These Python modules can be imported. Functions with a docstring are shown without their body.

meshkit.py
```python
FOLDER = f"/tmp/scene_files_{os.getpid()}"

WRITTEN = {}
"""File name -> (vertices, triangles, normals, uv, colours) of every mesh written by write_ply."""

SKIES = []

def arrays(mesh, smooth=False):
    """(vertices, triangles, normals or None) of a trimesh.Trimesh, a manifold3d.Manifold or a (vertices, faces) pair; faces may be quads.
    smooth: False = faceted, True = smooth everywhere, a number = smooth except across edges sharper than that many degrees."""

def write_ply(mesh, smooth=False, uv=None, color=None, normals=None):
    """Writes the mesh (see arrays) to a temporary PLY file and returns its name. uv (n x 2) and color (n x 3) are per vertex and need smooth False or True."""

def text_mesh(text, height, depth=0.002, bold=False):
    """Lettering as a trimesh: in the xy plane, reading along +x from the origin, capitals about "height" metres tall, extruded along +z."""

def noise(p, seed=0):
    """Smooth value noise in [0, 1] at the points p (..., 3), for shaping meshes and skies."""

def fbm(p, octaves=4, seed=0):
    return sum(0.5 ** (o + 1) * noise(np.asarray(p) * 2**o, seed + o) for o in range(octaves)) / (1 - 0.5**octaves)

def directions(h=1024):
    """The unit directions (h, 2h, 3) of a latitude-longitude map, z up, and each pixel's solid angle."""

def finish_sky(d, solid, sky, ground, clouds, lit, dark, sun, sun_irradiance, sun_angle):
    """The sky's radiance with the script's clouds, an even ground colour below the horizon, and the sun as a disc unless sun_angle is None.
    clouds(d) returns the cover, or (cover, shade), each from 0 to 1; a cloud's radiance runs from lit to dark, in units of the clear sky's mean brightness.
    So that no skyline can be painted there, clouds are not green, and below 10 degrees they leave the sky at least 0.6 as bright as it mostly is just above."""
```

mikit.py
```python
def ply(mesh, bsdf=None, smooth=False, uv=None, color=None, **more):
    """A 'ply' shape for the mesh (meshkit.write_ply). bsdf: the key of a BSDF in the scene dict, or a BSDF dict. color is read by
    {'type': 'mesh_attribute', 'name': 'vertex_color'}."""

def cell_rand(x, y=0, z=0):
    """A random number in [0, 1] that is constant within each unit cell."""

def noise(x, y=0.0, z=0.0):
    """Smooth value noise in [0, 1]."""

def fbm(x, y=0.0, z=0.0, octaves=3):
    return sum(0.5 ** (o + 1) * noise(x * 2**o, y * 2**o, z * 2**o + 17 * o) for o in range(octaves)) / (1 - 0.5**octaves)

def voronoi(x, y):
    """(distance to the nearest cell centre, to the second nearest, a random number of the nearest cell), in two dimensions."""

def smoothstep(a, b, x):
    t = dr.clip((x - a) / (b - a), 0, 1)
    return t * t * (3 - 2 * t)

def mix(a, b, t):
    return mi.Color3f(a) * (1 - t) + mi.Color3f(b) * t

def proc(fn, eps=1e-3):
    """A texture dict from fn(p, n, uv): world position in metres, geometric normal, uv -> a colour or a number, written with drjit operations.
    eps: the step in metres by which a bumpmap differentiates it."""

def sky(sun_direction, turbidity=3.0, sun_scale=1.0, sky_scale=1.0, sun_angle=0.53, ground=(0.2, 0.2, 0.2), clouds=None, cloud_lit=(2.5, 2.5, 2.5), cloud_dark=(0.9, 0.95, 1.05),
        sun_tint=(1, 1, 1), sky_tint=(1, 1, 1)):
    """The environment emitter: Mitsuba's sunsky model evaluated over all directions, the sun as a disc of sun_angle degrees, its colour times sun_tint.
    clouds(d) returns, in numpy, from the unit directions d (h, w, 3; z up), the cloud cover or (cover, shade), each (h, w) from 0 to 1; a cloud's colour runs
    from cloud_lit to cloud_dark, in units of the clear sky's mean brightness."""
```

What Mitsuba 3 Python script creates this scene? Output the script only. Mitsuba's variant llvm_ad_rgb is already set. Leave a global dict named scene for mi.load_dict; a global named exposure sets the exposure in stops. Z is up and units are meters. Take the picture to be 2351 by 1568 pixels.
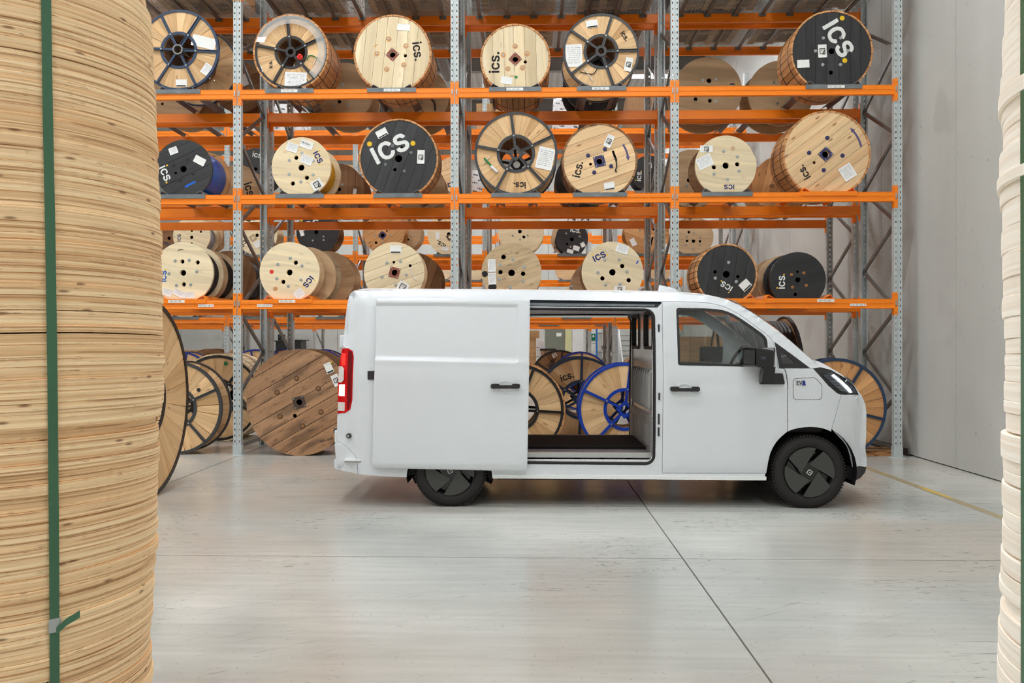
import math, random
import numpy as np, trimesh, shapely
from shapely.geometry import Polygon, Point, box as sbox, LineString, MultiPolygon
from shapely import affinity
import drjit as dr
import mitsuba as mi
import mikit, meshkit
from mikit import noise, fbm, voronoi, cell_rand, smoothstep, mix, proc

PI = math.pi
rnd = random.Random(7)
T = mi.ScalarTransform4f
scene, labels = {}, {}

# ------------------------------------------------------------------ camera
EYE, YAW, FOC, PX0, PY0 = 1.47, math.atan(.0266), 2000.0, 1160.0, 787.0
DIR = np.array([-math.sin(YAW), math.cos(YAW), 0.0]); RGT = np.array([math.cos(YAW), math.sin(YAW), 0.0])
scene['camera'] = {'type': 'perspective', 'fov': math.degrees(2 * math.atan(2351 / 2 / FOC)), 'fov_axis': 'x',
    'principal_point_offset_x': -(PX0 - 2351 / 2) / 2351, 'principal_point_offset_y': -(PY0 - 784) / 1568,
    'near_clip': 0.05, 'far_clip': 200.0,
    'to_world': T().look_at(origin=[0, 0, EYE], target=[DIR[0], DIR[1], EYE], up=[0, 0, 1])}
exposure = 0.0

# ------------------------------------------------------------------ light: long lamps under the roof (built in lamp() below)
ROOF_Z = 9.6
LAMP_FRONT, LAMP_BACK = 60.0, 88.0
LAMP_COL = (0.965, 0.985, 1.0)
LAMPS = [(x, y, LAMP_FRONT) for y in (-6.5, -2.5, 1.5, 5.5, 8.6) for x in (-11, -6.6, -2.2, 2.2)] + \
        [(x, y, LAMP_BACK) for y in (16.4, 24.2, 31.5) for x in (-9.5, -5.0, -0.5, 3.4)]

# ------------------------------------------------------------------ helpers
def W(px, py, Y):
    """the point of the photograph's pixel at distance Y (the rack's depth axis)"""
    u, v = (px - PX0) / FOC, (PY0 - py) / FOC
    d = DIR + u * RGT + np.array([0, 0, v])
    return np.array([0, 0, EYE]) + d * (Y / d[1])
def ground(px, py):
    u, v = (px - PX0) / FOC, (PY0 - py) / FOC
    d = DIR + u * RGT + np.array([0, 0, v])
    return np.array([0, 0, EYE]) + d * (-EYE / v)
def SC(px, Y):
    return FOC / (W(px, PY0, Y) @ DIR)
def uniq(key):
    if key not in scene and key not in labels: return key
    n = 1
    while f'{key}_{n:03d}' in scene or f'{key}_{n:03d}' in labels: n += 1
    return f'{key}_{n:03d}'
_last = {}
def uniq_fast(key):
    n = _last.get(key, -1) + 1
    while True:
        k = key if n == 0 else f'{key}_{n:03d}'
        if k not in scene and k not in labels: break
        n += 1
    _last[key] = n
    return k
CUR = [np.eye(4)]
class at:
    def __init__(s, x=0, y=0, z=0, rz=0, M=None):
        c, q = math.cos(rz), math.sin(rz)
        s.M = M if M is not None else np.array([[c, -q, 0, x], [q, c, 0, y], [0, 0, 1, z], [0, 0, 0, 1.0]])
    def __enter__(s): CUR.append(CUR[-1] @ s.M)
    def __exit__(s, *a): CUR.pop()
def add(key, mesh, mat, smooth=False, uv=None, label=None, color=None, **more):
    """one entry of the scene; returns its key"""
    if hasattr(mesh, 'vertices'): v, f = np.asarray(mesh.vertices, float), np.asarray(mesh.faces)
    else: v, f = np.asarray(mesh[0], float), np.asarray(mesh[1])
    if len(mesh) == 3 if isinstance(mesh, tuple) else False: uv = mesh[2]
    if smooth is not True and smooth is not False: uv = None
    M = CUR[-1]
    v = v @ M[:3, :3].T + M[:3, 3]
    k = uniq_fast(key)
    scene[k] = mikit.ply((v, f), mat, smooth=smooth, uv=uv, color=color, **more)
    if label: labels[k] = {'label': label}
    return k
def thing(name, label, cat, group=None, kind=None):
    k = uniq_fast(name)
    labels[k] = {'label': label, 'category': cat}
    if group: labels[k]['group'] = group
    if kind: labels[k]['kind'] = kind
    return k
def tag(k, label, cat=None, group=None, kind=None):
    labels[k] = {'label': label}
    if cat: labels[k]['category'] = cat
    if group: labels[k]['group'] = group
    if kind: labels[k]['kind'] = kind
    return k
def cat(*ms):
    """joins (v, f[, uv]) tuples"""
    vs, fs, us, n = [], [], [], 0
    for m in ms:
        if hasattr(m, 'vertices'): m = (np.asarray(m.vertices), np.asarray(m.faces))
        vs.append(m[0]); fs.append(np.asarray(m[1]) + n); n += len(m[0])
        us.append(m[2] if len(m) > 2 else np.zeros((len(m[0]), 2)))
    return np.vstack(vs), np.vstack(fs), np.vstack(us)
BF = np.array([[0, 1, 3], [0, 3, 2], [4, 6, 7], [4, 7, 5], [0, 4, 5], [0, 5, 1], [2, 3, 7], [2, 7, 6], [0, 2, 6], [0, 6, 4], [1, 5, 7], [1, 7, 3]])
def bx(x0, x1, y0, y1, z0, z1, grain=None, cell=None):
    v = np.array([[x, y, z] for x in (x0, x1) for y in (y0, y1) for z in (z0, z1)], float)
    # own vertices per face for uv
    vv = v[BF.ravel()]; ff = np.arange(36).reshape(-1, 3)
    g = grain or 'x'
    c = 16 * (rnd.randrange(40) if cell is None else cell)
    ax = 'xyz'.index(g); o = [i for i in range(3) if i != ax]
    mid = vv.mean(0)
    uv = np.stack([vv[:, ax] - mid[ax] + c, (vv[:, o[0]] - mid[o[0]]) + (vv[:, o[1]] - mid[o[1]]) * 1.01 + c * .37], 1)
    return vv, ff, uv
def bar(p, q, w, h=None, up=(0, 0, 1)):
    """a square bar from p to q"""
    h = h or w
    p, q = np.array(p, float), np.array(q, float); d = q - p; L = np.linalg.norm(d); d /= L
    u = np.cross(np.array(up, float), d)
    if np.linalg.norm(u) < 1e-6: u = np.cross([1, 0, 0], d)
    u /= np.linalg.norm(u); n = np.cross(d, u)
    v, f, uv = bx(-w / 2, w / 2, -h / 2, h / 2, 0, L, 'z')
    return v @ np.stack([u, n, d]) + p, f, uv
def tube(pts, r, n=10, closed=False):
    """a round tube along points"""
    p = np.asarray(pts, float); m = len(p)
    t = np.roll(p, -1, 0) - np.roll(p, 1, 0) if closed else np.gradient(p, axis=0)
    t /= np.linalg.norm(t, axis=1, keepdims=True) + 1e-12
    a = np.cross(t, [0, 0.3, 1.0]); a /= np.linalg.norm(a, axis=1, keepdims=True) + 1e-12
    b = np.cross(t, a); ang = np.arange(n) * 2 * PI / n
    v = (p[:, None] + r * (np.cos(ang)[None, :, None] * a[:, None] + np.sin(ang)[None, :, None] * b[:, None])).reshape(-1, 3)
    k = m if closed else m - 1
    i, j = np.meshgrid(np.arange(k), np.arange(n), indexing='ij'); i2 = (i + 1) % m; j2 = (j + 1) % n
    q = np.stack([i * n + j, i2 * n + j, i2 * n + j2, i * n + j2], -1).reshape(-1, 4)
    f = np.vstack([q[:, [0, 1, 2]], q[:, [0, 2, 3]]])
    if not closed:
        f = np.vstack([f, [[0, j, j + 1] for j in range(1, n - 1)], [[(m - 1) * n, (m - 1) * n + j + 1, (m - 1) * n + j] for j in range(1, n - 1)]])
    return v, f
def lathe(prof, n=48, a0=0, a1=2 * PI):
    """prof: (r, y) pairs, turned about the y axis; outward normals if the profile runs from front (-y) outwards"""
    p = np.asarray(prof, float); m = len(p); full = abs(a1 - a0 - 2 * PI) < 1e-6
    ang = a0 + (a1 - a0) * np.arange(n if full else n + 1) / n
    v = np.stack([p[None, :, 0] * np.cos(ang)[:, None], np.broadcast_to(p[None, :, 1], (len(ang), m)), p[None, :, 0] * np.sin(ang)[:, None]], -1).reshape(-1, 3)
    k = len(ang) if full else len(ang) - 1
    i, j = np.meshgrid(np.arange(k), np.arange(m - 1), indexing='ij'); i2 = (i + 1) % len(ang)
    q = np.stack([i * m + j, i2 * m + j, i2 * m + j + 1, i * m + j + 1], -1).reshape(-1, 4)
    uv = np.stack([np.repeat(ang, m) * .5, np.tile(np.cumsum(np.r_[0, np.hypot(*np.diff(p, axis=0).T)]), len(ang))], 1)
    return v, np.vstack([q[:, [0, 1, 2]], q[:, [0, 2, 3]]]), uv
def slab(poly, y0, y1, ang=0.0, cell=None, back=True):
    """a shapely polygon in (x, z) extruded from y0 (front, towards the camera) to y1; uv: u along the grain direction ang"""
    out = []
    c = 16 * (rnd.randrange(40) if cell is None else cell)
    ca, sa = math.cos(ang), math.sin(ang)
    for g in getattr(poly, 'geoms', [poly]):
        if g.geom_type != 'Polygon' or g.area < 1e-8: continue
        g = shapely.geometry.polygon.orient(g)
        v2, f2 = trimesh.creation.triangulate_polygon(g, engine='earcut')
        v2 = np.asarray(v2); f2 = np.asarray(f2); n = len(v2)
        a, b, d = v2[f2[:, 0]], v2[f2[:, 1]], v2[f2[:, 2]]
        cr = (b[:, 0] - a[:, 0]) * (d[:, 1] - a[:, 1]) - (b[:, 1] - a[:, 1]) * (d[:, 0] - a[:, 0])
        f2 = np.where((cr < 0)[:, None], f2[:, ::-1], f2)
        vs = [np.column_stack([v2[:, 0], np.full(n, y0), v2[:, 1]])]; fs = [f2]; k = n
        if back:
            vs.append(np.column_stack([v2[:, 0], np.full(n, y1), v2[:, 1]])); fs.append(f2[:, ::-1] + k); k += n
        for ring in [g.exterior] + list(g.interiors):
            r = np.asarray(ring.coords)[:-1]; m = len(r)
            vs += [np.column_stack([r[:, 0], np.full(m, y0), r[:, 1]]), np.column_stack([r[:, 0], np.full(m, y1), r[:, 1]])]
            i = np.arange(m); j = (i + 1) % m
            fs.append(np.vstack([np.stack([k + i, k + m + j, k + j], 1), np.stack([k + i, k + m + i, k + m + j], 1)])); k += 2 * m
        v = np.vstack(vs)
        uv = np.stack([v[:, 0] * ca + v[:, 2] * sa + c, -v[:, 0] * sa + v[:, 2] * ca + (v[:, 1] - y0) * .9 + c * .37], 1)
        out.append((v, np.vstack(fs), uv))
    return cat(*out)
def circ(r, x=0, z=0, n=48):
    a = np.arange(n) * 2 * PI / n
    return Polygon(np.stack([x + r * np.cos(a), z + r * np.sin(a)], 1))
def ring(r1, r0, n=64): return Polygon(circ(r1, n=n).exterior.coords, [circ(r0, n=n).exterior.coords])
def rot2(poly, a, o=(0, 0)): return affinity.rotate(poly, math.degrees(a), origin=o)
def rrect(x0, x1, z0, z1, r): return sbox(x0 + r, z0 + r, x1 - r, z1 - r).buffer(r, quad_segs=5)
def flip_text(s, h, bold=True, center=True):
    m = meshkit.text_mesh(s, h, .0012, bold)
    v = np.asarray(m.vertices)
    if center: v = v - [(v[:, 0].min() + v[:, 0].max()) / 2, (v[:, 1].min() + v[:, 1].max()) / 2, 0]
    return np.column_stack([v[:, 0], -v[:, 2], v[:, 1]]), np.asarray(m.faces)
_texts = {}
def text(s, h, ang=0.0, x=0, y=0, z=0, bold=True):
    """lettering on a face that looks to -y, turned by ang about (x, z)"""
    k = (s, bold)
    if k not in _texts: _texts[k] = flip_text(s, 1.0, bold)
    v, f = _texts[k]
    v = v * [h, 1, h]; c, q = math.cos(ang), math.sin(ang)
    return np.column_stack([v[:, 0] * c - v[:, 2] * q + x, v[:, 1] + y, v[:, 0] * q + v[:, 2] * c + z]), f
# ------------------------------------------------------------------ materials
def mat(name, d): scene[name] = {'type': 'twosided', 'b': d} if d.get('type') not in ('dielectric', 'thindielectric') else d; return name
def rgb(*c): return {'type': 'rgb', 'value': [float(x) for x in c]}
def S(r, g, b):
    """sRGB 0-255 to linear"""
    return tuple(((x / 255 + .055) / 1.055) ** 2.4 if x > 10 else x / 255 / 12.92 for x in (r, g, b))
def plain(name, col, rough=.5, metal=0.0, spec=.5, **k):
    return mat(name, {'type': 'principled', 'base_color': col if isinstance(col, dict) else rgb(*S(*col)), 'roughness': rough, 'metallic': metal, 'specular': spec, **k})
def wood(lo, hi, dark, knots=1.0, weather=0.0, freq=1.0):
    lo, hi, dark = S(*lo), S(*hi), S(*dark)
    def fn(p, n, uv):
        u, v = uv.x, uv.y
        t = cell_rand(dr.floor((u + 8) / 16), 3)
        t2 = cell_rand(dr.floor((u + 8) / 16), 7)
        g = fbm(u * 1.3 * freq, v * 42 * freq + 3 * noise(u * 2, v * 9))
        w = noise(u * .9, v * 11, 5)
        c = mix(lo, hi, dr.clip(.55 * t + .55 * w - .05, 0, 1))
        c = c * (.80 + .36 * g) * (.88 + .2 * t2)
        d1, d2, k = voronoi(u * 2.6, v * 7)
        kn = smoothstep(.13, .03, d1) * dr.select(k > .62, 1.0, 0.0) * knots
        c = mix(c, mi.Color3f(dark), kn * .75)
        if weather:
            s = smoothstep(.48, .75, fbm(u * 2.2, v * 9, 2, 4)) * weather
            c = mix(c, mi.Color3f(dark), s)
            c = c * (1 - .5 * weather * smoothstep(.62, .8, fbm(u * 14, v * 60, 9)))
        return c
    return proc(fn)
plain('pine', wood((208, 164, 114), (240, 204, 156), (124, 78, 44), knots=.6), .62, spec=.3)
plain('ply_face', wood((221, 199, 160), (238, 221, 186), (150, 108, 66), knots=.35, freq=.6), .58, spec=.3)
plain('ply_tan', wood((192, 160, 122), (214, 184, 146), (128, 88, 54), knots=.3, freq=.6), .6, spec=.3)
plain('ply_grey', wood((186, 160, 124), (210, 186, 150), (116, 86, 58), knots=.6, weather=.35), .65, spec=.25)
plain('plank_light', wood((222, 178, 132), (240, 212, 166), (126, 74, 38), knots=1.0), .58, spec=.3)
plain('old_wood', wood((150, 110, 80), (194, 152, 116), (84, 66, 54), knots=1.0, weather=.6), .75, spec=.2)
plain('warm_wood', wood((186, 130, 80), (222, 168, 114), (92, 52, 26), knots=.8), .6, spec=.3)
plain('dull_wood', wood((128, 92, 64), (164, 126, 90), (80, 52, 32), knots=.8), .7, spec=.2)
plain('black_wood', wood((40, 40, 42), (54, 54, 56), (24, 22, 22), knots=.4, weather=.3), .42, spec=.45)
plain('cardboard', wood((178, 140, 98), (196, 160, 118), (150, 110, 70), knots=0), .75, spec=.2)
plain('end_grain', (214, 178, 132), .7, spec=.2)
plain('navy_steel', (34, 56, 84), .38)
plain('blue_steel', (28, 46, 130), .36)
plain('cobalt_steel', (18, 62, 168), .34)
plain('dark_steel', (58, 58, 60), .4)
plain('black_steel', (38, 36, 35), .42)
plain('red_oxide', (138, 74, 58), .55)
plain('indigo_plate', (52, 48, 92), .5)
plain('hub_brown', (70, 54, 44), .6)
plain('bolt_steel', (176, 180, 178), .35, metal=.6)
plain('bolt_rust', (150, 100, 52), .6)
plain('hole_dark', (16, 14, 12), .9, spec=.1)
def galv_fn(p, n, uv):
    d1, d2, k = voronoi(p.x * 40 + p.y * 40, p.z * 24)
    return mi.Color3f(S(192, 200, 200)) * (.94 + .07 * k + .10 * (fbm(p.x * 9 + p.y * 7, p.z * 5) - .5))
plain('galvanised', proc(galv_fn), .42, metal=.2)
plain('galv_dark', (122, 122, 120), .36, metal=.6)
def orange_fn(p, n, uv):
    s = smoothstep(.74, .80, fbm(p.x * 5, p.z * 60, p.y * 8))
    return mix(S(255, 136, 8), S(232, 112, 14), .35 * noise(p.x * 2.2, p.z * 30, p.y * 3) + .5 * s)
plain('orange_paint', proc(orange_fn), .34, spec=.5)
def mill_fn(p, n, uv):
    return mix(S(98, 104, 108), S(134, 138, 140), noise(p.x * 9, p.z * 14, p.y * 3)) * (.8 + .35 * fbm(p.x * 30, p.z * 80, p.y * 8))
plain('mill_steel', proc(mill_fn), .4, metal=.4)
plain('rubber', (34, 32, 31), .62, spec=.35)
plain('black_plastic', (36, 35, 36), .38)
plain('gloss_black', (20, 20, 21), .08, spec=.6)
plain('cover_grey', (66, 66, 64), .42, metal=.25)
plain('under_black', (18, 17, 17), .8, spec=.2)
plain('car_white', (212, 216, 220), .3, spec=.5, clearcoat=1.0, clearcoat_gloss=.92)
plain('white_satin', (226, 228, 228), .4)
plain('chrome', (225, 225, 228), .04, metal=1.0)
plain('alu', (196, 198, 196), .28, metal=.7)
plain('inner_grey', (122, 120, 118), .5)
plain('inner_gloss', (150, 148, 146), .12, spec=.7, clearcoat=1.0)
plain('inner_pale', (222, 228, 242), .45)
plain('seat_cloth', (58, 58, 60), .8, spec=.2)
def vanfloor_fn(p, n, uv):
    s = fbm(p.x * 7, p.y * 40)
    return mix(S(66, 60, 62), S(104, 96, 97), s)
plain('van_floor', proc(vanfloor_fn), .4)
scene['glass_tint'] = {'type': 'thindielectric', 'int_ior': 1.5, 'specular_transmittance': rgb(.74, .78, .76)}
scene['glass_clear'] = {'type': 'thindielectric', 'int_ior': 1.5, 'specular_transmittance': rgb(.86, .88, .87)}
scene['film'] = {'type': 'blendbsdf', 'weight': {'type': 'uniform', 'value': .34} if False else .34, 'a': {'type': 'thindielectric', 'int_ior': 1.45, 'specular_transmittance': rgb(.94, .95, .96)}, 'b': {'type': 'twosided', 'c': {'type': 'diffuse', 'reflectance': rgb(.85, .87, .88)}}}
plain('red_lens', (206, 4, 14), .2, spec=.3)
plain('red_dark', (112, 2, 8), .2, spec=.3)
plain('clear_lens', (214, 208, 204), .12, spec=.6, clearcoat=1.0)
plain('lamp_dark', (52, 58, 66), .15, spec=.6)
def paper_fn(p, n, uv):
    r = cell_rand(dr.floor(uv.x * 26), dr.floor(uv.y * 12))
    ln = dr.select((uv.y * 12 - dr.floor(uv.y * 12)) < .42, 1.0, 0.0) * dr.select((uv.x > .1) & (uv.x < .9) & (uv.y > .12) & (uv.y < .88), 1.0, 0.0)
    return mix(S(236, 236, 234), S(150, 152, 156), ln * dr.select(r > .35, .75, 0.0))
plain('printed_paper', proc(paper_fn), .5, spec=.4)
plain('white_paper', (236, 236, 232), .5, spec=.4)
plain('white_paint', (222, 224, 220), .6)
plain('yellow_paint', (228, 186, 24), .6)
plain('navy_ink', (34, 42, 100), .5)
plain('blue_ink', (20, 84, 176), .5)
plain('black_ink', (44, 42, 42), .7, spec=.2)
plain('violet_ink', (86, 76, 120), .6)
plain('green_plastic', (16, 124, 66), .4)
plain('red_plastic', (222, 52, 40), .45)
plain('strap_green', (56, 98, 70), .3, spec=.55)
plain('black_cable', (36, 35, 35), .42)
plain('blue_wrap', (14, 98, 200), .28)
plain('yellow_cable', (206, 152, 30), .5)
plain('grey_cable', (150, 150, 154), .45)
plain('light_plastic', (224, 224, 222), .35)
def film_fn(p, n, uv):
    s = dr.sin(p.x * 21 + p.z * 16) * dr.sin(p.z * 52 + p.x * 4 + p.y * 9)
    m = smoothstep(.35, .5, s) * dr.select(noise(p.x * 60, p.z * 60, p.y * 60) > .45, 1.0, 0.0)
    return mix(S(232, 233, 234), S(92, 94, 100), m)
plain('printed_film', proc(film_fn), .3, spec=.6)
def wrap_fn(p, n, uv): return mix(S(120, 118, 114), S(196, 194, 190), fbm(p.x * 5 + p.z * 3, p.z * 14, p.y * 6))
plain('grey_wrap', proc(wrap_fn), .25, spec=.7)
def bwrap_fn(p, n, uv): return mix(S(28, 28, 30), S(84, 84, 88), smoothstep(.5, .75, fbm(p.x * 6, p.z * 12, p.y * 6)))
plain('black_wrap', proc(bwrap_fn), .2, spec=.7)
def floor_fn(p, n, uv):
    c = mix(S(154, 156, 152), S(182, 183, 178), smoothstep(.3, .7, fbm(p.x * .55, p.y * .55, 1, 4)))
    c = mix(c, S(160, 147, 134), .55 * smoothstep(.42, .75, fbm(p.x * .35 + 7, p.y * .5, 3)))
    c = c * (.90 + .2 * fbm(p.x * 2.2, p.y * 26, 5, 4))
    # scuffs and hairline scratches
    a = noise(p.x * 16 + 5 * noise(p.x * 3, p.y * 3), p.y * 75, 11)
    c = c * (1 - .34 * smoothstep(.80, .90, a) * smoothstep(.45, .7, noise(p.x * 1.3, p.y * 1.7, 2)))
    d = p.x * .83 + p.y * .56; e = p.y * .83 - p.x * .56
    b = noise(d * 4, e * 160, 3)
    c = c * (1 - .22 * smoothstep(.88, .94, b) * smoothstep(.5, .7, noise(d * .8, e * .9, 8)))
    sp = noise(p.x * 60, p.y * 60, 6)
    return c * (1 - .2 * smoothstep(.9, .96, sp))
def floor_rough(p, n, uv): return .16 + .16 * fbm(p.x * 1.7, p.y * 3.1, 4)
plain('floor_concrete', proc(floor_fn), proc(floor_rough), spec=.55)
plain('joint_fill', (74, 66, 60), .8, spec=.2)
def line_fn(p, n, uv):
    return mix(S(150, 138, 108), S(196, 164, 64), smoothstep(.55, .68, fbm(p.x * 8, p.y * 1.6, 2)))
plain('worn_yellow', proc(line_fn), .4)
def wall_fn(p, n, uv):
    a = p.y * 1.0 + p.x * .7
    c = mix(S(186, 188, 184), S(206, 207, 202), fbm(a * .5, p.z * .35, 2, 4))
    c = c * (.93 + .13 * fbm(a * 2.5, p.z * .6, 7, 4))
    pit = noise(a * 34, p.z * 34, 3)
    return c * (1 - .22 * smoothstep(.93, .98, pit)) * (1 - .12 * smoothstep(.66, .8, fbm(a * 1.2, p.z * 1.2, 12)) )
plain('wall_concrete', proc(wall_fn), .55, spec=.35)
def ceil_fn(p, n, uv): return mi.Color3f(S(206, 207, 205)) * (.78 + .22 * smoothstep(-.6, .6, dr.sin(p.x * 33)))
plain('ceiling_sheet', proc(ceil_fn), .5)
plain('steel_grey', (132, 134, 134), .5)
plain('door_grey', (116, 120, 108), .6)
plain('door_cream', (206, 204, 156), .6)
plain('sign_green', (0, 118, 84), .5)
plain('rack_blue', (20, 110, 190), .45)
def disc_fn(p, n, uv):
    # uv.x: metres along the edge, uv.y: metres of height inside the disc, + 1 * disc number
    k = dr.floor(uv.y); h = uv.y - k; r = cell_rand(k, 1); s = uv.x
    layer = dr.floor(h * 190 + 1.1 * noise(s * 1.1, k, 2))
    q = cell_rand(layer, k, 5)
    c = mix(S(210, 164, 116), S(246, 216, 172), dr.clip(.30 * r + .85 * q, 0, 1))
    g = fbm(s * 5, h * 420, k, 3)
    c = c * (.82 + .36 * g)
    c = mix(c, S(150, 100, 58), .55 * smoothstep(.62, .78, noise(s * 3.1, layer * 7.7, k)) * dr.select(q < .45, 1.0, .25))
    st = noise(s * 22, h * 900, k + 3)
    c = mix(c, S(96, 62, 38), .7 * smoothstep(.84, .92, st) * smoothstep(.4, .6, noise(s * 2.3, h * 60, k)))
    d1, d2, kk = voronoi(s * 5.5, h * 22 + k * 3.3)
    c = mix(c, S(110, 68, 40), .8 * smoothstep(.16, .03, d1) * dr.select(kk > .80, 1.0, 0.0))
    return c
plain('ply_edge', proc(disc_fn), .6, spec=.3)
def pale_fn(p, n, uv):
    k = dr.floor(uv.y); h = uv.y - k
    c = mix(S(238, 226, 210), S(248, 241, 230), cell_rand(dr.floor(h * 150), k, 5))
    return c * (.93 + .1 * fbm(uv.x * 5, h * 300, k))
plain('pale_edge', proc(pale_fn), .6, spec=.3)
# ------------------------------------------------------------------ places taken from the photograph
Y1 = 11.22 / 1.0                       # front face of the first rack row
POSTX = [W(px, 200, Y1)[0] for px in (544.3, 1043.8, 1549.5, 2062.3)]
BAY = (POSTX[3] - POSTX[0]) / 3
POSTX = [POSTX[0] + BAY * i for i in range(-1, 4)]
RACKD, GAP = 1.2, 0.2
YB = Y1 + RACKD + GAP                  # front of the rack behind it
Y2, Y3 = Y1 * 1.687, Y1 * 2.383
LEV = [2.03, 3.393, 4.756, 6.119]      # tops of the beams
BH = .123
XW = (ground(2115, 1053)[0] + ground(2300, 1107)[0]) / 2
XL, YF0, YBK = -16.0, -9.0, 34.5
# ------------------------------------------------------------------ floor, walls, ceiling
JX = (ground(1440, 1105)[0] + ground(1775, 1568)[0]) / 2
JX2 = (ground(389, 1107)[0] + ground(549, 1047)[0]) / 2
JY = ground(1300, 1281)[1]
add('floor', bx(XL - .3, XW + .4, YF0 - .3, YBK + .3, -.22, -.012), 'joint_fill'); tag('floor', 'grey polished concrete warehouse floor cut into slabs', kind='structure')
xs, ys = [XL - .3, JX2 - 4.9, JX2, JX, XW + .3], [YF0 - .3, JY - 6.3, JY, JY + 6.9, JY + 13.8, YBK + .3]
for i in range(4):
    for j in range(5):
        g = .006 if i in (1, 2) else .004
        add('floor__slab', bx(xs[i] + g, xs[i + 1] - g, ys[j] + .004, ys[j + 1] - .004, -.2, 0), 'floor_concrete')
lp, lq = ground(1990, 1074), ground(2295, 1186)
add('floor__painted_line', bx(lp[0] - .045, lp[0] + .045, -2, 16.5, 0.0, .0015), 'worn_yellow', label='worn yellow line painted along the floor on the right')
add('wall_right', bx(XW + .14, XW + .3, YF0, YBK, 0, ROOF_Z), 'joint_fill'); tag('wall_right', 'grey precast concrete wall on the right', kind='structure')
yj = [10.3 + 2.15 * k for k in range(-9, 12)]
for a, b in zip(yj[:-1], yj[1:]):
    add('wall_right__panel', bx(XW, XW + .15, max(a + .005, YF0), min(b - .005, YBK), .012, ROOF_Z), 'wall_concrete')
add('wall_left', bx(XL - .2, XL, YF0, YBK, 0, ROOF_Z), 'wall_concrete'); tag('wall_left', 'far left concrete wall', kind='structure')
add('wall_back', bx(XL, XW, YBK + .16, YBK + .3, 0, ROOF_Z), 'joint_fill'); tag('wall_back', 'pale concrete wall at the far end of the hall', kind='structure')
for k in range(10):
    x0 = XL + (XW - XL) / 10 * k
    add('wall_back__panel', bx(x0 + .006, x0 + (XW - XL) / 10 - .006, YBK, YBK + .17, .012, ROOF_Z), 'wall_concrete')
add('wall_front', bx(XL, XW, YF0 - .2, YF0, 0, ROOF_Z), 'wall_concrete'); tag('wall_front', 'concrete wall behind the viewer', kind='structure')
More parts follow.
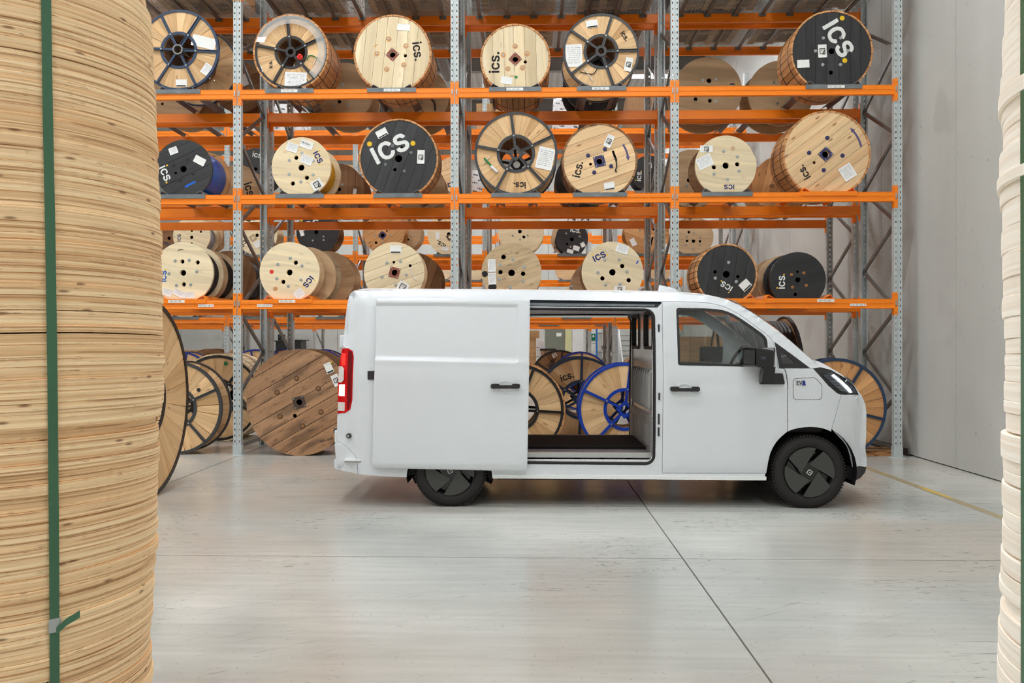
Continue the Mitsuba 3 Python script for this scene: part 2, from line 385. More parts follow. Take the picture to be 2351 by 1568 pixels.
add('ceiling', bx(XL - .2, XW + .3, YF0 - .2, YBK + .3, ROOF_Z, ROOF_Z + .1), 'ceiling_sheet'); tag('ceiling', 'pale ribbed metal roof sheeting', kind='structure')
for k in range(10):
    y = -6 + k * 4.4
    add('ceiling__roof_beam', cat(bx(XL, XW, y - .1, y + .1, ROOF_Z - .42, ROOF_Z - .40), bx(XL, XW, y - .006, y + .006, ROOF_Z - .4, ROOF_Z), bx(XL, XW, y - .1, y + .1, ROOF_Z - .02, ROOF_Z - .002)), 'steel_grey')
def lamp(x, y, power):
    t = thing('ceiling_lamp', 'long white lamp hanging under the roof', 'lamp', 'lamps under the roof')
    z = ROOF_Z - .75
    add(t + '__housing', cat(bx(x - .75, x + .75, y - .2, y + .2, z + .012, z + .07), bx(x - .76, x + .76, y - .21, y - .19, z - .01, z + .07), bx(x - .76, x + .76, y + .19, y + .21, z - .01, z + .07)), 'white_satin')
    for s in (-.5, .5): add(t + '__hanger', tube([[x + s, y, z + .06], [x + s, y, ROOF_Z]], .006, 6), 'alu')
    v = np.array([[x - .74, y - .185, z], [x - .74, y + .185, z], [x + .74, y + .185, z], [x + .74, y - .185, z]])
    k = add(t + '__diffuser', (v, np.array([[0, 1, 2], [0, 2, 3]])), 'white_satin')
    scene[k]['emitter'] = {'type': 'area', 'radiance': rgb(*[power * c for c in LAMP_COL])}
for x, y, p in LAMPS: lamp(x, y, p)

# ------------------------------------------------------------------ pallet racking
def holes_strip(x0, x1, xc, H):
    hs = [sbox(xc - .0065, .10 + k * .0762, xc + .0065, .126 + k * .0762) for k in range(int((H - .16) / .0762))]
    return sbox(x0, 0, x1, H).difference(shapely.union_all(hs))
def post_mesh(H):
    a = slab(holes_strip(-.05, -.014, -.0295, H), 0, .003, back=False); b = slab(holes_strip(.014, .05, .0295, H), 0, .003, back=False)
    return cat(a, b, bx(-.014, .014, .011, .014, 0, H), bx(-.017, -.014, 0, .014, 0, H), bx(.014, .017, 0, .014, 0, H),
               bx(-.05, -.047, 0, .078, 0, H), bx(.047, .05, 0, .078, 0, H), bx(-.05, -.03, .075, .078, 0, H), bx(.03, .05, .075, .078, 0, H))
FRH = 7.3
POST = mikit.ply(post_mesh(FRH)[:2], 'galvanised')
POSTD = {**POST}
def ref(key, base, x, y, z=0, rz=0, bsdf=None):
    k = uniq_fast(key)
    scene[k] = {**base, 'to_world': T().translate([float(x), float(y), float(z)]).rotate([0, 0, 1], rz)}
    if bsdf: scene[k]['bsdf'] = {'type': 'ref', 'id': bsdf}
    return k
FOOT = mikit.ply(cat(bx(-.09, .09, -.03, .11, 0, .008), bx(-.058, .058, -.004, -.0005, .006, .14), bx(-.058, -.054, -.004, .08, .006, .14), bx(.054, .058, -.004, .08, .006, .14),
                     *[cat(lathe([(0, -.010), (.006, -.010), (.006, -.004)], 8)[:2]) for _ in ()],
                     *[bx(x - .006, x + .006, -.010, -.004, z - .006, z + .006) for x in (-.03, .03) for z in (.035, .115)])[:2], 'galvanised')
ZF, ZR = [.12] + [.78 + 1.12 * k for k in range(6)], [.12, .22] + [1.34 + 1.12 * k for k in range(5)]
def brace_list(D):
    out = [((.0, .06, .12), (0, D - .06, .12))]
    for k in range(5):
        f0 = .78 + 1.12 * k
        out.append(((0, .06, f0), (0, D - .06, f0 - .56))); out.append(((0, .06, f0), (0, D - .06, f0 + .56)))
    return out
BRACES = [mikit.ply(bar(p, q, .045, .028, up=(1, 0, 0))[:2], 'galv_dark') for p, q in brace_list(RACKD)]
def frame(x, y, label):
    t = thing('rack_frame', label, 'rack frame')
    ref(t + '__post', POST, x, y); ref(t + '__post', POST, x, y + RACKD, rz=180)
    ref(t + '__foot_plate', FOOT, x, y); ref(t + '__foot_plate', FOOT, x, y + RACKD, rz=180)
    for b in BRACES: ref(t + '__brace', b, x, y)
BL = BAY - .1
def beam_body():
    prof = [(0, .123), (.05, .123), (.05, 0), (.004, 0), (0, .004), (0, .012), (.006, .02), (.006, .056), (0, .066), (0, .1), (.003, .105), (.003, .112), (0, .117)]
    m = slab(Polygon(prof), 0, BL)                  # profile in (x, z), extruded along y
    v = m[0]
    return np.column_stack([v[:, 1], v[:, 0], v[:, 2]]), m[1][:, ::-1], m[2]
BEAM = mikit.ply(beam_body()[:2], 'orange_paint')
def conn_mesh(s):
    """end plate; s = +1 at the beam's left end (post on the left)"""
    plate = sbox(-.043, -.08, 0, .205)
    for z in (.182, -.055, .03): plate = plate.difference(Point(-.0215, z).buffer(.007, quad_segs=3))
    m = cat(slab(plate, -.004, -.0008), bx(0, .004, -.004, .062, -.08, .205))
    v = m[0] * [s, 1, 1]
    return v, m[1] if s > 0 else m[1][:, ::-1], m[2]
CONN = {s: mikit.ply(conn_mesh(s)[:2], 'orange_paint') for s in (1, -1)}
PIN = mikit.ply(cat(bx(-.009, .009, -.012, 0, -.02, .045), bx(-.005, .005, -.018, -.01, .0, .022))[:2], 'bolt_steel')
ORD = ['first', 'second', 'third', 'fourth', 'fifth', 'sixth', 'seventh', 'eighth']
LVN = ['lowest', 'second', 'third', 'top']
def beam(xl, y, ztop, label, rear=False, pins=True):
    """a beam from post at xl to the next one"""
    t = thing('rack_beam', label, 'beam')
    if not rear:
        ref(t + '__bar', BEAM, xl + .05, y - .002, ztop - BH)
        ref(t + '__connector', CONN[1], xl + .05, y, ztop - BH); ref(t + '__connector', CONN[-1], xl + BAY - .05, y, ztop - BH)
        if pins:
            for sx in (.0285, BAY - .0285): ref(t + '__safety_pin', PIN, xl + sx, y - .003, ztop - .062)
    else:
        ref(t + '__bar', BEAM, xl + BAY - .05, y + .002, ztop - BH, 180)
        ref(t + '__connector', CONN[-1], xl + .05, y, ztop - BH, 180); ref(t + '__connector', CONN[1], xl + BAY - .05, y, ztop - BH, 180)
    return t
BEAMKEY = {}
def row(y, name, xs, levels, pins=True, frames=True):
    for i, x in enumerate(xs):
        if frames: frame(x, y, f'galvanised slotted rack frame of the {name}, {ORD[i]} frame from the left')
        if i == len(xs) - 1: break
        for l in levels:
            BEAMKEY[name, i, l] = beam(x, y, LEV[l], f'orange front beam, {name}, {LVN[l]} shelf, {ORD[i]} bay from the left', pins=pins)
            beam(x, y + RACKD, LEV[l], f'orange rear beam, {name}, {LVN[l]} shelf, {ORD[i]} bay from the left', rear=True)
row(Y1, 'front rack row', POSTX, (0, 1, 2, 3))
row(YB, 'second rack row', POSTX, (0, 1, 2, 3), pins=False)
XS2 = [POSTX[1] + BAY * k for k in range(-2, 4)]
row(Y2, 'third rack row', XS2, (0, 1, 2, 3), pins=False)
row(Y2 + RACKD + GAP, 'fourth rack row', XS2, (0, 1, 2, 3), pins=False)
row(Y3, 'last rack row', [POSTX[1] + BAY * k for k in range(-3, 4)], (0, 1, 2), pins=False)

# ------------------------------------------------------------------ wire decks on the top level
def deck(x0, y0, z, label):
    t = thing('wire_deck', label, 'wire deck')
    x0, x1, y1 = x0 + .012, x0 + BL - .012, y0 + RACKD - .03
    y0 += .03
    ms = [bx(x, x + .0045, y0 + .0, y1, z + .006, z + .0105) for x in np.arange(x0 + .02, x1, .047)]
    ms += [bx(x0, x1, y, y + .0045, z + .0015, z + .006) for y in np.arange(y0 + .03, y1, .047)]
    tag(add(t + '__wire_mesh', cat(*ms)[:2], 'galvanised'), 'welded wire mesh', kind='stuff')
    for k in range(7):
        x = x0 + .2 + k * (BL - .424) / 6
        add(t + '__support_bar', cat(bx(x - .022, x + .022, y0 + .024, y1 - .024, z - .03, z - .002), bx(x - .05, x + .05, y1 - .034, y1 - .026, z - .05, z)), 'galv_dark')
for i in range(4):
    deck(POSTX[i] + .05, Y1, LEV[3], f'wire mesh deck, top shelf of the front rack row, {ORD[i]} bay from the left')
    deck(POSTX[i] + .05, YB, LEV[3], f'wire mesh deck, top shelf of the second rack row, {ORD[i]} bay from the left')
for i in range(5):
    deck(XS2[i] + .05, Y2, LEV[3], f'wire mesh deck, top shelf of the third rack row, {ORD[i]} bay from the left')

# ------------------------------------------------------------------ drum cradles
def cradle(xc, y0, l, R, zc, of, m='mill_steel', code=None, cpx=None, simple=False, D=RACKD):
    """two folded rails on the beams and a lipped channel over the front beam; of: what it carries"""
    top = LEV[l]
    ph = math.atan(.043 / .089)                     # the drum touches the rails' inner slopes
    a = R * math.sin(ph) + .055 - (zc - R * math.cos(ph) - .002 - top - .007) / .483
    a = min(max(a, .10), .36)
    t = thing('drum_cradle', f'{"grey" if m == "mill_steel" else "orange"} cradle under the {of}', 'drum cradle')
    hw = max(.316, a + .08)
    if not simple: add(t + '__front_channel', cat(bx(xc - hw, xc + hw, y0 - .014, y0 - .006, top - .048, top + .008), bx(xc - hw, xc + hw, y0 - .006, y0 + .05, top + .001, top + .007)), m)
    for s in (-1, 1):
        prof = [(a - .055, 0), (a - .05, 0), (a + .034, .043), (a + .062, 0), (a + .068, 0), (a + .036, .05), (a + .03, .05)]
        pl = Polygon([(xc + s * x, top + .007 + z) for x, z in prof]).buffer(0)
        add(t + '__rail', slab(pl, y0 + .0, y0 + D - .0), m)
    if code:
        lx = W(cpx, 200, y0 - .014)[0] if cpx else xc
        k = add(t + '__location_label', bx(lx - .108, lx + .108, y0 - .0155, y0 - .0142, top - .040, top - .004), 'white_paper', label='white location label')
        add(k + '__lettering', text(code, .021, 0, lx - .012, y0 - .0156, top - .022, bold=False), 'black_ink', label=f'letters reading {code}')
    return t
def beam_label(bay, px, code, z, colr):
    k = BEAMKEY['front rack row', bay, 0]
    x = W(px, 702, Y1)[0]
    q = add(k + '__location_label', bx(x - .102, x + .102, Y1 - .0042, Y1 - .0025, z - .017, z + .017), 'white_paper', label='white location label')
    add(q + '__lettering', text(code, .020, 0, x - .014, Y1 - .0044, z, bold=False), 'black_ink', label=f'letters reading {code}')
    add(q + '__arrow', slab(shapely.union_all([sbox(x + .078, z - .011, x + .084, z + .004), Polygon([(x + .072, z + .002), (x + .09, z + .002), (x + .081, z + .012)])]), Y1 - .0055, Y1 - .0044), colr)
beam_label(0, 473, 'FD-01-1B', 1.953, 'red_plastic'); beam_label(1, 608, 'FC-01-1A', 1.953, 'red_plastic'); beam_label(3, 1970, 'FA-01-1B', 1.953, 'red_plastic')
# ------------------------------------------------------------------ cable drums
def bolt(key, x, z, y=0, r=.022, m='bolt_steel', cup=None):
    if cup: key2 = add(key, lathe([(r * .62, y - .001), (r * 1.25, y - .0022), (r * 1.3, y)], 14), cup)
    else: key2 = None
    k = lathe([(0, y - .012), (r * .45, y - .012), (r * .5, y - .004), (r, y - .004), (r * 1.03, y)], 12)
    return add(key, (k[0] + [x, 0, z], k[1]), m)
def logo(D, x, z, h, ang, style, y=-.0013):
    """the lettering 'ics.'; h = height of the small letters in metres"""
    H = h / .75
    c, q = math.cos(ang), math.sin(ang)
    def off(a, b): return x + a * c - b * q, z + a * q + b * c
    if style == 'ink':
        add(D + '__lettering', text('ics.', H, ang, x, y, z), 'black_ink', label='black stencilled letters reading ics.')
        return
    m = {'navy': 'navy_ink', 'blue': 'blue_ink', 'white': 'white_paint'}[style]
    v, f = text('\u0131cs', H, 0, 0, 0, 0)
    w = v[:, 0].max()
    add(D + '__lettering', text('\u0131cs', H, ang, x, y, z), m, label={'navy': 'dark blue letters ics', 'blue': 'blue letters ics', 'white': 'white sprayed letters ics'}[style])
    for a, b in ((-w + .12 * H, .62 * H), (w + .16 * H, -.26 * H)):
        px, pz = off(a, b)
        add(D + '__yellow_dot', slab(circ(.115 * H, px, pz, 20), y, y + .001), 'yellow_paint')
def sheet(D, x, z, w, h, ang, kind='printed', y=-.0025):
    p = np.array([[-w / 2, -h / 2], [w / 2, -h / 2], [w / 2, h / 2], [-w / 2, h / 2]])
    c, q = math.cos(ang), math.sin(ang)
    g = np.meshgrid(np.linspace(-.5, .5, 5), np.linspace(-.5, .5, 5))
    a, b = g[0].ravel() * w, g[1].ravel() * h
    lift = .006 * ((2 * g[0].ravel()) ** 4 * .5 + (2 * g[1].ravel()) ** 4 * .7) * rnd.uniform(.3, 1)
    v = np.column_stack([x + a * c - b * q, y - lift, z + a * q + b * c])
    i, j = np.meshgrid(np.arange(4), np.arange(4), indexing='ij'); k = (i * 5 + j).ravel()
    f = np.vstack([np.stack([k, k + 1, k + 6], 1), np.stack([k, k + 6, k + 5], 1)])
    uv = np.column_stack([g[0].ravel() + .5, g[1].ravel() + .5])
    K = add(D + '__paper_label', (v, f, uv), 'printed_paper' if kind == 'printed' else 'white_paper', label='white paper label')
    if kind == 'icon':
        s = min(w, h) * .62
        fr = sbox(-s / 2, -s / 2, s / 2, s / 2).difference(sbox(-s * .4, -s * .4, s * .4, s * .4))
        fr = fr.union(LineString([(-s * .25, s * .2), (s * .25, s * .2)]).buffer(s * .02)).union(LineString([(-s * .25, 0), (s * .2, 0)]).buffer(s * .02))
        fr = fr.union(LineString([(s * .02, -s * .42), (s * .45, s * .1)]).buffer(s * .07)).union(LineString([(s * .05, -s * .62), (s * .5, -s * .55)]).buffer(s * .04))
        fr = affinity.translate(rot2(fr, ang), x, z)
        add(K + '__symbol', slab(fr, y - .0075, y - .0068), 'black_ink', label='printed pictogram of a form and a pen')
    elif kind == 'note':
        tx = text(rnd.choice(['RE-ROLL', 'STOCK', 'TAKEN']) if False else 'RE-ROLL', h * .2, ang, x, y - .0065, z + h * .12, bold=False)
        add(K + '__lettering', tx, 'black_ink', label='letters reading RE-ROLL')
    elif kind == 'line':
        add(K + '__print', slab(affinity.translate(rot2(sbox(-w * .42, -h * .42, w * .42, -h * .3), ang), x, z), y - .0085, y - .008), 'black_ink')
    return K
ANG = math.radians
def coil(r, y0, y1, pitch, m, key, depth=None):
    n = max(2, int(round((y1 - y0) / pitch))); p = (y1 - y0) / n; prof = []
    for k in range(n):
        for t in (0, .25, .5, .75): prof.append((r - (depth or p * .35) * (1 - math.sin(PI * t)), y0 + p * (k + t)))
    prof.append((r - (depth or p * .35), y1))
    return tag_part(add(key, lathe(prof, 40), m, smooth=50), None)
def tag_part(k, l):
    if l: labels[k] = {'label': l}
    return k
def lagging(D, R, y0, y1, n, m, th=.022, a0=None, a1=None):
    da = 2 * PI / n
    for k in range(n):
        a = k * da + rnd.uniform(-.004, .004)
        hw = R * math.tan(da / 2) - .0025
        v, f, uv = bx(0, th, y0 - rnd.uniform(0, .012), y1 + rnd.uniform(0, .012), -hw, hw, 'y')
        v = v + [R, 0, 0]
        c, q = math.cos(a), math.sin(a)
        add(D + '__lagging_board', (np.column_stack([v[:, 0] * c - v[:, 2] * q, v[:, 1], v[:, 0] * q + v[:, 2] * c]), f, uv), m)
    for y in ((y0 * .8 + y1 * .2), (y0 * .25 + y1 * .75)):
        add(D + '__steel_band', lathe([(R + th * .98, y), (R + th + .004, y), (R + th + .004, y + .016), (R + th * .98, y + .016)], 60), 'black_steel')
def flange(D, name, R, y0, t, m, holes=(), planks=None, backing=None, shape=None, rim=None):
    gap = .0034 if m == 'old_wood' else .0017
    if m == 'old_wood' and planks: backing = 'hub_brown'
    base = shape if shape is not None else circ(R, n=72)
    hs = [circ(r, x, z, 22) for x, z, r in holes]
    cut = shapely.union_all(hs) if hs else Polygon()
    if planks:
        n, ang = planks
        k = add(D + '__' + name, slab(base.buffer(-.004).difference(cut), y0 + t * .5, y0 + t, ang), backing or m)
        w = 2 * R / n; off = rnd.uniform(-.3, .3) * w
        e = [-R - .01] + [(-R + w * i + off + rnd.uniform(-.1, .1) * w) for i in range(1, n)] + [R + .01]
        for a, b in zip(e[:-1], e[1:]):
            if b - a < .01: continue
            st = rot2(sbox(-R * 1.1, a + gap, R * 1.1, b - gap), ang).intersection(base).difference(cut)
            if st.is_empty: continue
            add(k + '__plank', slab(st, y0 + rnd.uniform(0, .002), y0 + t * .5, ang), m)
    else:
        k = add(D + '__' + name, slab(base.difference(cut), y0, y0 + t, rnd.uniform(-.3, .3) if rim is None else rim), m)
    return k
def bore(D, holes, y, m='hole_dark', depth=.25):
    """a dark tube behind each hole"""
    ms = [(lathe([(r, y), (r, y + depth), (0, y + depth)], 18)) for x, z, r in holes]
    ms = [(a[0] + [h[0], 0, h[1]], a[1][:, ::-1], a[2]) for a, h in zip(ms, holes)]
    if ms: add(D + '__bore', cat(*ms)[:2], m)
def plate(D, kind, x, z, half, ang, rhole, m):
    """a square hub plate with a round hole and four bolts"""
    pl = rot2(sbox(-half, -half, half, half), ang).difference(circ(rhole, n=22))
    add(D + '__hub_plate', slab(affinity.translate(pl, x, z), -.006, .001), m)
    for k in range(4):
        a = ang + PI / 4 + k * PI / 2; r = half * 1.12
        bolt(D + '__hub_plate_bolt', x + r * math.cos(a), z + r * math.sin(a), -.006, half * .13)
class Drum:
    pass
def drum(label, c, rpx, Y, w, m='ply_face', holes=(), bolts=(), hub=None, planks=None, wind=None, lag=None, rear=True, rearm=None, deco=(), boltm='bolt_steel', boltcup=None, boltr=.021, cat_='cable drum', group=None,
         cr=None, shape=None, floor=False, zfix=None, simple=False, barrel='dull_wood', name='cable_drum'):
    """a wooden drum that shows its front flange; pixel places are of the photograph and turn into metres at distance Y"""
    P = W(c[0], c[1], Y); s = SC(c[0], Y); R = rpx / s
    zc = R if floor else P[2]
    D = thing(name, label, cat_, group)
    L = lambda x, y: ((x - c[0]) / s, (c[1] - y) / s)
    with at(P[0], Y, zc):
        hs = [(*L(x, y), r / s) for x, y, r in holes]
        sh = shape(R) if shape else None
        flange(D, 'front_flange', R, 0, .045, m, hs, planks, shape=sh)
        bore(D, hs, .046)
        if lag: lagging(D, R + .001, .0, w, lag[0], lag[1])
        if wind:
            if wind[0] == 'smooth': add(D + '__wrapped_coil', lathe([(wind[2] * R, .045), (wind[2] * R, w - .045)], 48), wind[1], smooth=True)
            else: coil(wind[2] * R, .045, w - .045, wind[3] if len(wind) > 3 else .03, wind[1], D + '__cable_coil')
        else:
            add(D + '__barrel', lathe([(R * .5, .045), (R * .5, w - .045)], 40), barrel)
        if rear: flange(D, 'rear_flange', R, w - .045, .045, rearm or m, [])
        if hub: plate(D, 'sq', *L(*hub[0]), hub[1] / s, ANG(hub[2]), hub[3] / s, hub[4])
        for x, y in bolts: bolt(D + '__bolt', *L(x, y), 0, boltr, boltm, None) if not boltcup else (add(D + '__bolt_cup', (lambda a: (a[0] + [L(x, y)[0], 0, L(x, y)[1]], a[1]))(lathe([(.0, -.001), (.034, -.0015), (.034, 0)], 16)), boltcup), bolt(D + '__bolt', *L(x, y), -.001, boltr, boltm))
        for d in deco: decorate(D, d, L, s)
    if cr: cradle(P[0], cr[0], cr[1], R, zc, cr[2], **(cr[3] if len(cr) > 3 else {}))
    return D
def decorate(D, d, L, s, y=0):
    k = d[0]; x, z = L(d[1], d[2])
    if k == 'logo': logo(D, x, z, d[3] / s, ANG(d[4]), d[5], y - .0013)
    elif k == 'paper': sheet(D, x, z, d[3] / s, d[4] / s, ANG(d[5]), d[6] if len(d) > 6 else 'printed', y - .0025)
    elif k == 'dot': add(D + '__' + (d[5] if len(d) > 5 else 'painted_dot'), slab(circ(d[3] / s, x, z, 20), y - .0016, y - .0004), d[4])
    elif k == 'slot': add(D + '__slot', slab(affinity.translate(rot2(rrect(-d[3] / s / 2, d[3] / s / 2, -d[4] / s / 2, d[4] / s / 2, d[4] / s * .45), ANG(d[5])), x, z), y - .0012, y - .0002), d[6])
    elif k == 'arrow':
        r = d[3] / s; a0, a1 = ANG(d[4]), ANG(d[5]); aa = np.linspace(a0, a1, 9)
        pts = [(x + r * math.cos(a), z + r * math.sin(a)) for a in aa]
        g = LineString(pts).buffer(.012, cap_style=2); e = pts[-1]; t = aa[-1] + (PI / 2 if a1 > a0 else -PI / 2)
        g = g.union(Polygon([(e[0] + .03 * math.cos(t + 1.9), e[1] + .03 * math.sin(t + 1.9)), (e[0] + .03 * math.cos(t - 1.9), e[1] + .03 * math.sin(t - 1.9)), (e[0] + .05 * math.cos(t), e[1] + .05 * math.sin(t))]))
        add(D + '__painted_arrow', slab(g, y - .0014, y - .0003), 'violet_ink')
    elif k == 'wire':
        pts = np.array([[*L(a, b)] for a, b in d[3]])
        t = np.linspace(0, len(pts) - 1, len(pts) * 5); q = np.column_stack([np.interp(t, np.arange(len(pts)), pts[:, i]) for i in (0, 1)])
        q = np.column_stack([np.convolve(np.pad(q[:, i], 2, 'edge'), np.ones(5) / 5, 'valid') for i in (0, 1)])
        add(D + '__' + d[6] if len(d) > 6 else D + '__cable_tail', tube(np.column_stack([q[:, 0], np.full(len(q), y - d[4] - .002), q[:, 1]]), d[4], 7), d[5], smooth=True)
    elif k == 'text': add(D + '__lettering', text(d[3], d[4] / s, ANG(d[5]), x, y - .0013, z), d[6], label=f'letters {d[3]}')

def reel(label, c, rpx, Y, w, steel='dark_steel', nsp=5, a0=25.0, hub='round', N=26, woodm='pine', lag=None, wind=None, deco=(), floor=False, rearplanks=True, cr=None, rim=.058, M=None, P=None, R=None, group=None, ringr=(.46, .39), spokes=True, barrelm='dull_wood', rearm='pine'):
    """a steel-rimmed reel with wedge boards and spokes"""
    D = thing('steel_rimmed_reel', label, 'cable reel', group)
    if P is None: P = W(c[0], c[1], Y); s = SC(c[0], Y); R = rpx / s
    else: s = 1.0
    zc = R if floor else P[2]
    L = lambda x, y: ((x - c[0]) / s, (c[1] - y) / s)
    def wheel(y, sgn, name, boards, spk):
        """one flange; sgn +1 = its outer face looks to -y"""
        yy = lambda a, b: (y + sgn * a, y + sgn * b) if sgn > 0 else (y + sgn * b, y + sgn * a)
        rw = R * rim
        add(D + f'__{name}rim', cat(lathe([(R - rw, y), (R, y), (R, y + sgn * .05), (R - rw * .5, y + sgn * .05), (R - rw, y)][::1 if sgn > 0 else -1], 88)), steel)
        r0 = R * ringr[1] if not spk or True else 0
        a = rnd.uniform(0, 2 * PI / N)
        for k in range(N):
            wd = 2 * PI / N * (rnd.uniform(.93, .99) if rnd.random() < .22 else rnd.uniform(.985, 1.0))
            b0, b1 = a + .0016, a + wd - .0016
            if k == N - 1: b1 = a0_ + 2 * PI - .004 if False else b1
            pts = [(r0 * math.cos(t), r0 * math.sin(t)) for t in np.linspace(b1, b0, 3)] + [((R - rw * .4) * math.cos(t), (R - rw * .4) * math.sin(t)) for t in np.linspace(b0, b1, 4)]
            if boards: add(D + f'__{name}board', slab(Polygon(pts), *yy(.010 + rnd.uniform(0, .003), .038), (b0 + b1) / 2), woodm if sgn > 0 else rearm)
            a += 2 * PI / N
        if not boards: add(D + f'__{name}boards', slab(ring(R - rw * .5, r0, 48), *yy(.01, .038), .4), rearm)
        add(D + f'__{name}inner_ring', slab(ring(R * ringr[0], R * ringr[1]), *yy(.002, .03)), steel)
        if spk:
            rh = .075 * R / .5
            for k in range(nsp):
                t = ANG(a0) + 2 * PI * k / nsp
                v, f, uv = bx(rh * .8, R - rw * .6, *yy(-.012, .004), -.017, .017, 'x')
                v2, f2, uv2 = bx(rh * .8, R - rw * .6, *yy(-.026, .004), .012, .017, 'x')
                v, f, uv = cat((v, f, uv), (v2, f2, uv2))
                cc, q = math.cos(t), math.sin(t)
                add(D + f'__{name}spoke', (np.column_stack([v[:, 0] * cc - v[:, 2] * q, v[:, 1], v[:, 0] * q + v[:, 2] * cc]), f), steel)
                if sgn > 0: bolt(D + '__bolt', R * .43 * cc, R * .43 * q, -.012, .012)
            if hub == 'round': add(D + f'__{name}hub', lathe([(rh * .52, y + sgn * .06), (rh * .52, y - sgn * .02), (rh, y - sgn * .02), (rh, y + sgn * .06)][::sgn], 28), steel, smooth=40)
            elif hub == 'ring': add(D + f'__{name}hub', lathe([(rh * .62, y + sgn * .08), (rh * .62, y - sgn * .035), (rh * .86, y - sgn * .035), (rh * .86, y + sgn * .08)][::sgn], 28), 'galv_dark' if sgn > 0 else steel, smooth=40)
            else:
                pl = rot2(sbox(-rh * .95, -rh * .95, rh * .95, rh * .95), ANG(40)).difference(circ(rh * .6, n=24))
                add(D + f'__{name}hub_plate', slab(pl, *yy(-.02, .006)), steel)
    with at(M=M) if M is not None else at(P[0], Y, zc):
        wheel(0, 1, '', True, spokes)
        n = 24
        ms = []
        for k in range(n):
            t0, t1 = 2 * PI * k / n + .012, 2 * PI * (k + 1) / n - .012
            r = R * (ringr[1] + .015)
            pl = Polygon([(r * math.cos(t), r * math.sin(t)) for t in (t0, t1)] + [((r + .02) * math.cos(t), (r + .02) * math.sin(t)) for t in (t1, t0)])
            ms.append(slab(pl, .038, w - .038, 1.57))
        bk = add(D + '__barrel', cat(*ms), barrelm)
        if lag: lagging(D, R + .001, -.004, w + .004, lag[0], lag[1])
        if wind: coil(wind[1] * R, .04, w - .04, wind[2] if len(wind) > 2 else .035, wind[0], D + '__cable_coil')
        wheel(w, -1, 'rear_', rearplanks, True)
        for d in deco: decorate(D, d, L, s, .008)
    if cr: cradle(P[0], cr[0], cr[1], R, zc, cr[2], **(cr[3] if len(cr) > 3 else {}))
    return D
YD = Y1 + .07
F = lambda l, of, code=None, cpx=None, **k: (Y1, l, of, dict(code=code, cpx=cpx, **k))
B = lambda l, of: (YB, l, of)
ORANGE = {'m': 'orange_paint'}
def pts(o, sc, L): return [(o[0] + x / sc, o[1] + y / sc) for x, y in L]
# ---- third shelf of the front rack
reel('navy steel-rimmed reel with six spokes at the left end of the third shelf', (410, 115), 93, YD, .78, 'navy_steel', 6, -3.5, 'ring', 24, 
     deco=[('paper', 468, 97, 56, 26, -14, 'white'), ('paper', 474, 159, 18, 26, -35), ('paper', 416, 190.6, 26, 17, 0, 'line'), ('dot', 404, 187, 2.2, 'red_plastic', 'red_sticker'), ('dot', 404, 192, 2.2, 'red_plastic', 'red_sticker')],
     cr=F(2, 'navy steel-rimmed reel'))
d = reel('black five-spoke reel in plank lagging and clear film, third shelf', (668, 120), 83, YD, .76, 'black_steel', 5, 24, 'round', 22, lag=(40, 'warm_wood'), rearplanks=False,
     deco=[('paper', 678.6, 184.6, 51, 38, -3), ('logo', 620, 147, 6, 95, 'ink'), ('wire', 668, 120, [(704, 138), (709, 128), (716, 127), (727, 133), (738, 145)], .006, 'green_plastic', 'green_cable'), ('wire', 668, 120, [(733, 119), (726, 136), (718, 152)], .005, 'light_plastic', 'cable_tie'), ('wire', 668, 120, [(597, 148), (601, 158), (602, 166)], .006, 'light_plastic', 'cable_tie')],
     cr=F(2, 'black five-spoke reel in plank lagging', 'LD-02-2A', 664))
P = W(668, 120, YD); s_ = SC(668, YD)
with at(P[0], YD, P[2]):
    pl = ring(83 / s_, 64 / s_).intersection(Polygon([(0, 0), (-.6, .18), (-.6, .8), (.6, .8), (.7, -.3), (.32, -.36)]))
    add(d + '__plastic_film', slab(pl, -.03, -.0295, back=False), 'film', label='clear stretch film')
    tv = []
    for k in range(14):
        a = 2 * PI * k / 14; q = trimesh.creation.icosphere(1, .018); tv.append((q.vertices + [.022 * math.cos(a) + (690 - 668) / s_, -.035 + .01 * math.sin(3 * a), .022 * math.sin(a) + (120 - 133) / s_], q.faces))
    add(d + '__red_seal', cat(*tv)[:2], 'red_plastic', label='bunched red plastic seal')
BC3 = [(892.5, 89.5), (932, 105.8), (927.2, 149.2), (887.6, 159), (865.2, 123.2)]
drum('pale plank drum with a red diamond hub plate in plank lagging, third shelf', (901, 123.5), 85.5, YD, .71, 'ply_face', [(901, 125, 7), (930.5, 127.5, 4)], BC3, ((901, 125), 11.2, 48, 7, 'red_oxide'), (7, ANG(84)), lag=(38, 'warm_wood'),
     deco=[('logo', 960, 118, 15, -82, 'ink'), ('paper', 927, 63, 30, 15, -5, 'white'), ('slot', 862, 105, 11, 3, 30, 'warm_wood')], boltm='bolt_steel', boltcup='warm_wood', boltr=.014, cr=F(2, 'pale plank drum with a red diamond hub plate', 'LC-02-2A', 900))
drum('streaky pine drum with a red diamond hub plate and upright ics. stencil, third shelf', (1183, 135.5), 76.5, YD, .95, 'ply_face', [(1183, 135.5, 7), (1206, 142, 4)], [(1182.9, 106.2), (1209.4, 123.6), (1199.6, 155.7), (1165.6, 157.9), (1155.2, 126.2)],
     ((1183, 135.5), 11.2, 46, 7, 'red_oxide'), (6, ANG(92)), lag=(36, 'warm_wood'), deco=[('logo', 1134.6, 143, 17, 90, 'ink'), ('paper', 1163, 184.7, 26, 17, -10, 'white'), ('slot', 1178, 175, 16, 4, -8, 'ply_tan'), ('dot', 1185, 177, 3.4, 'green_plastic', 'green_cap')],
     boltcup='warm_wood', boltr=.014, cr=F(2, 'streaky pine drum', 'LA-02-2A', 1182))
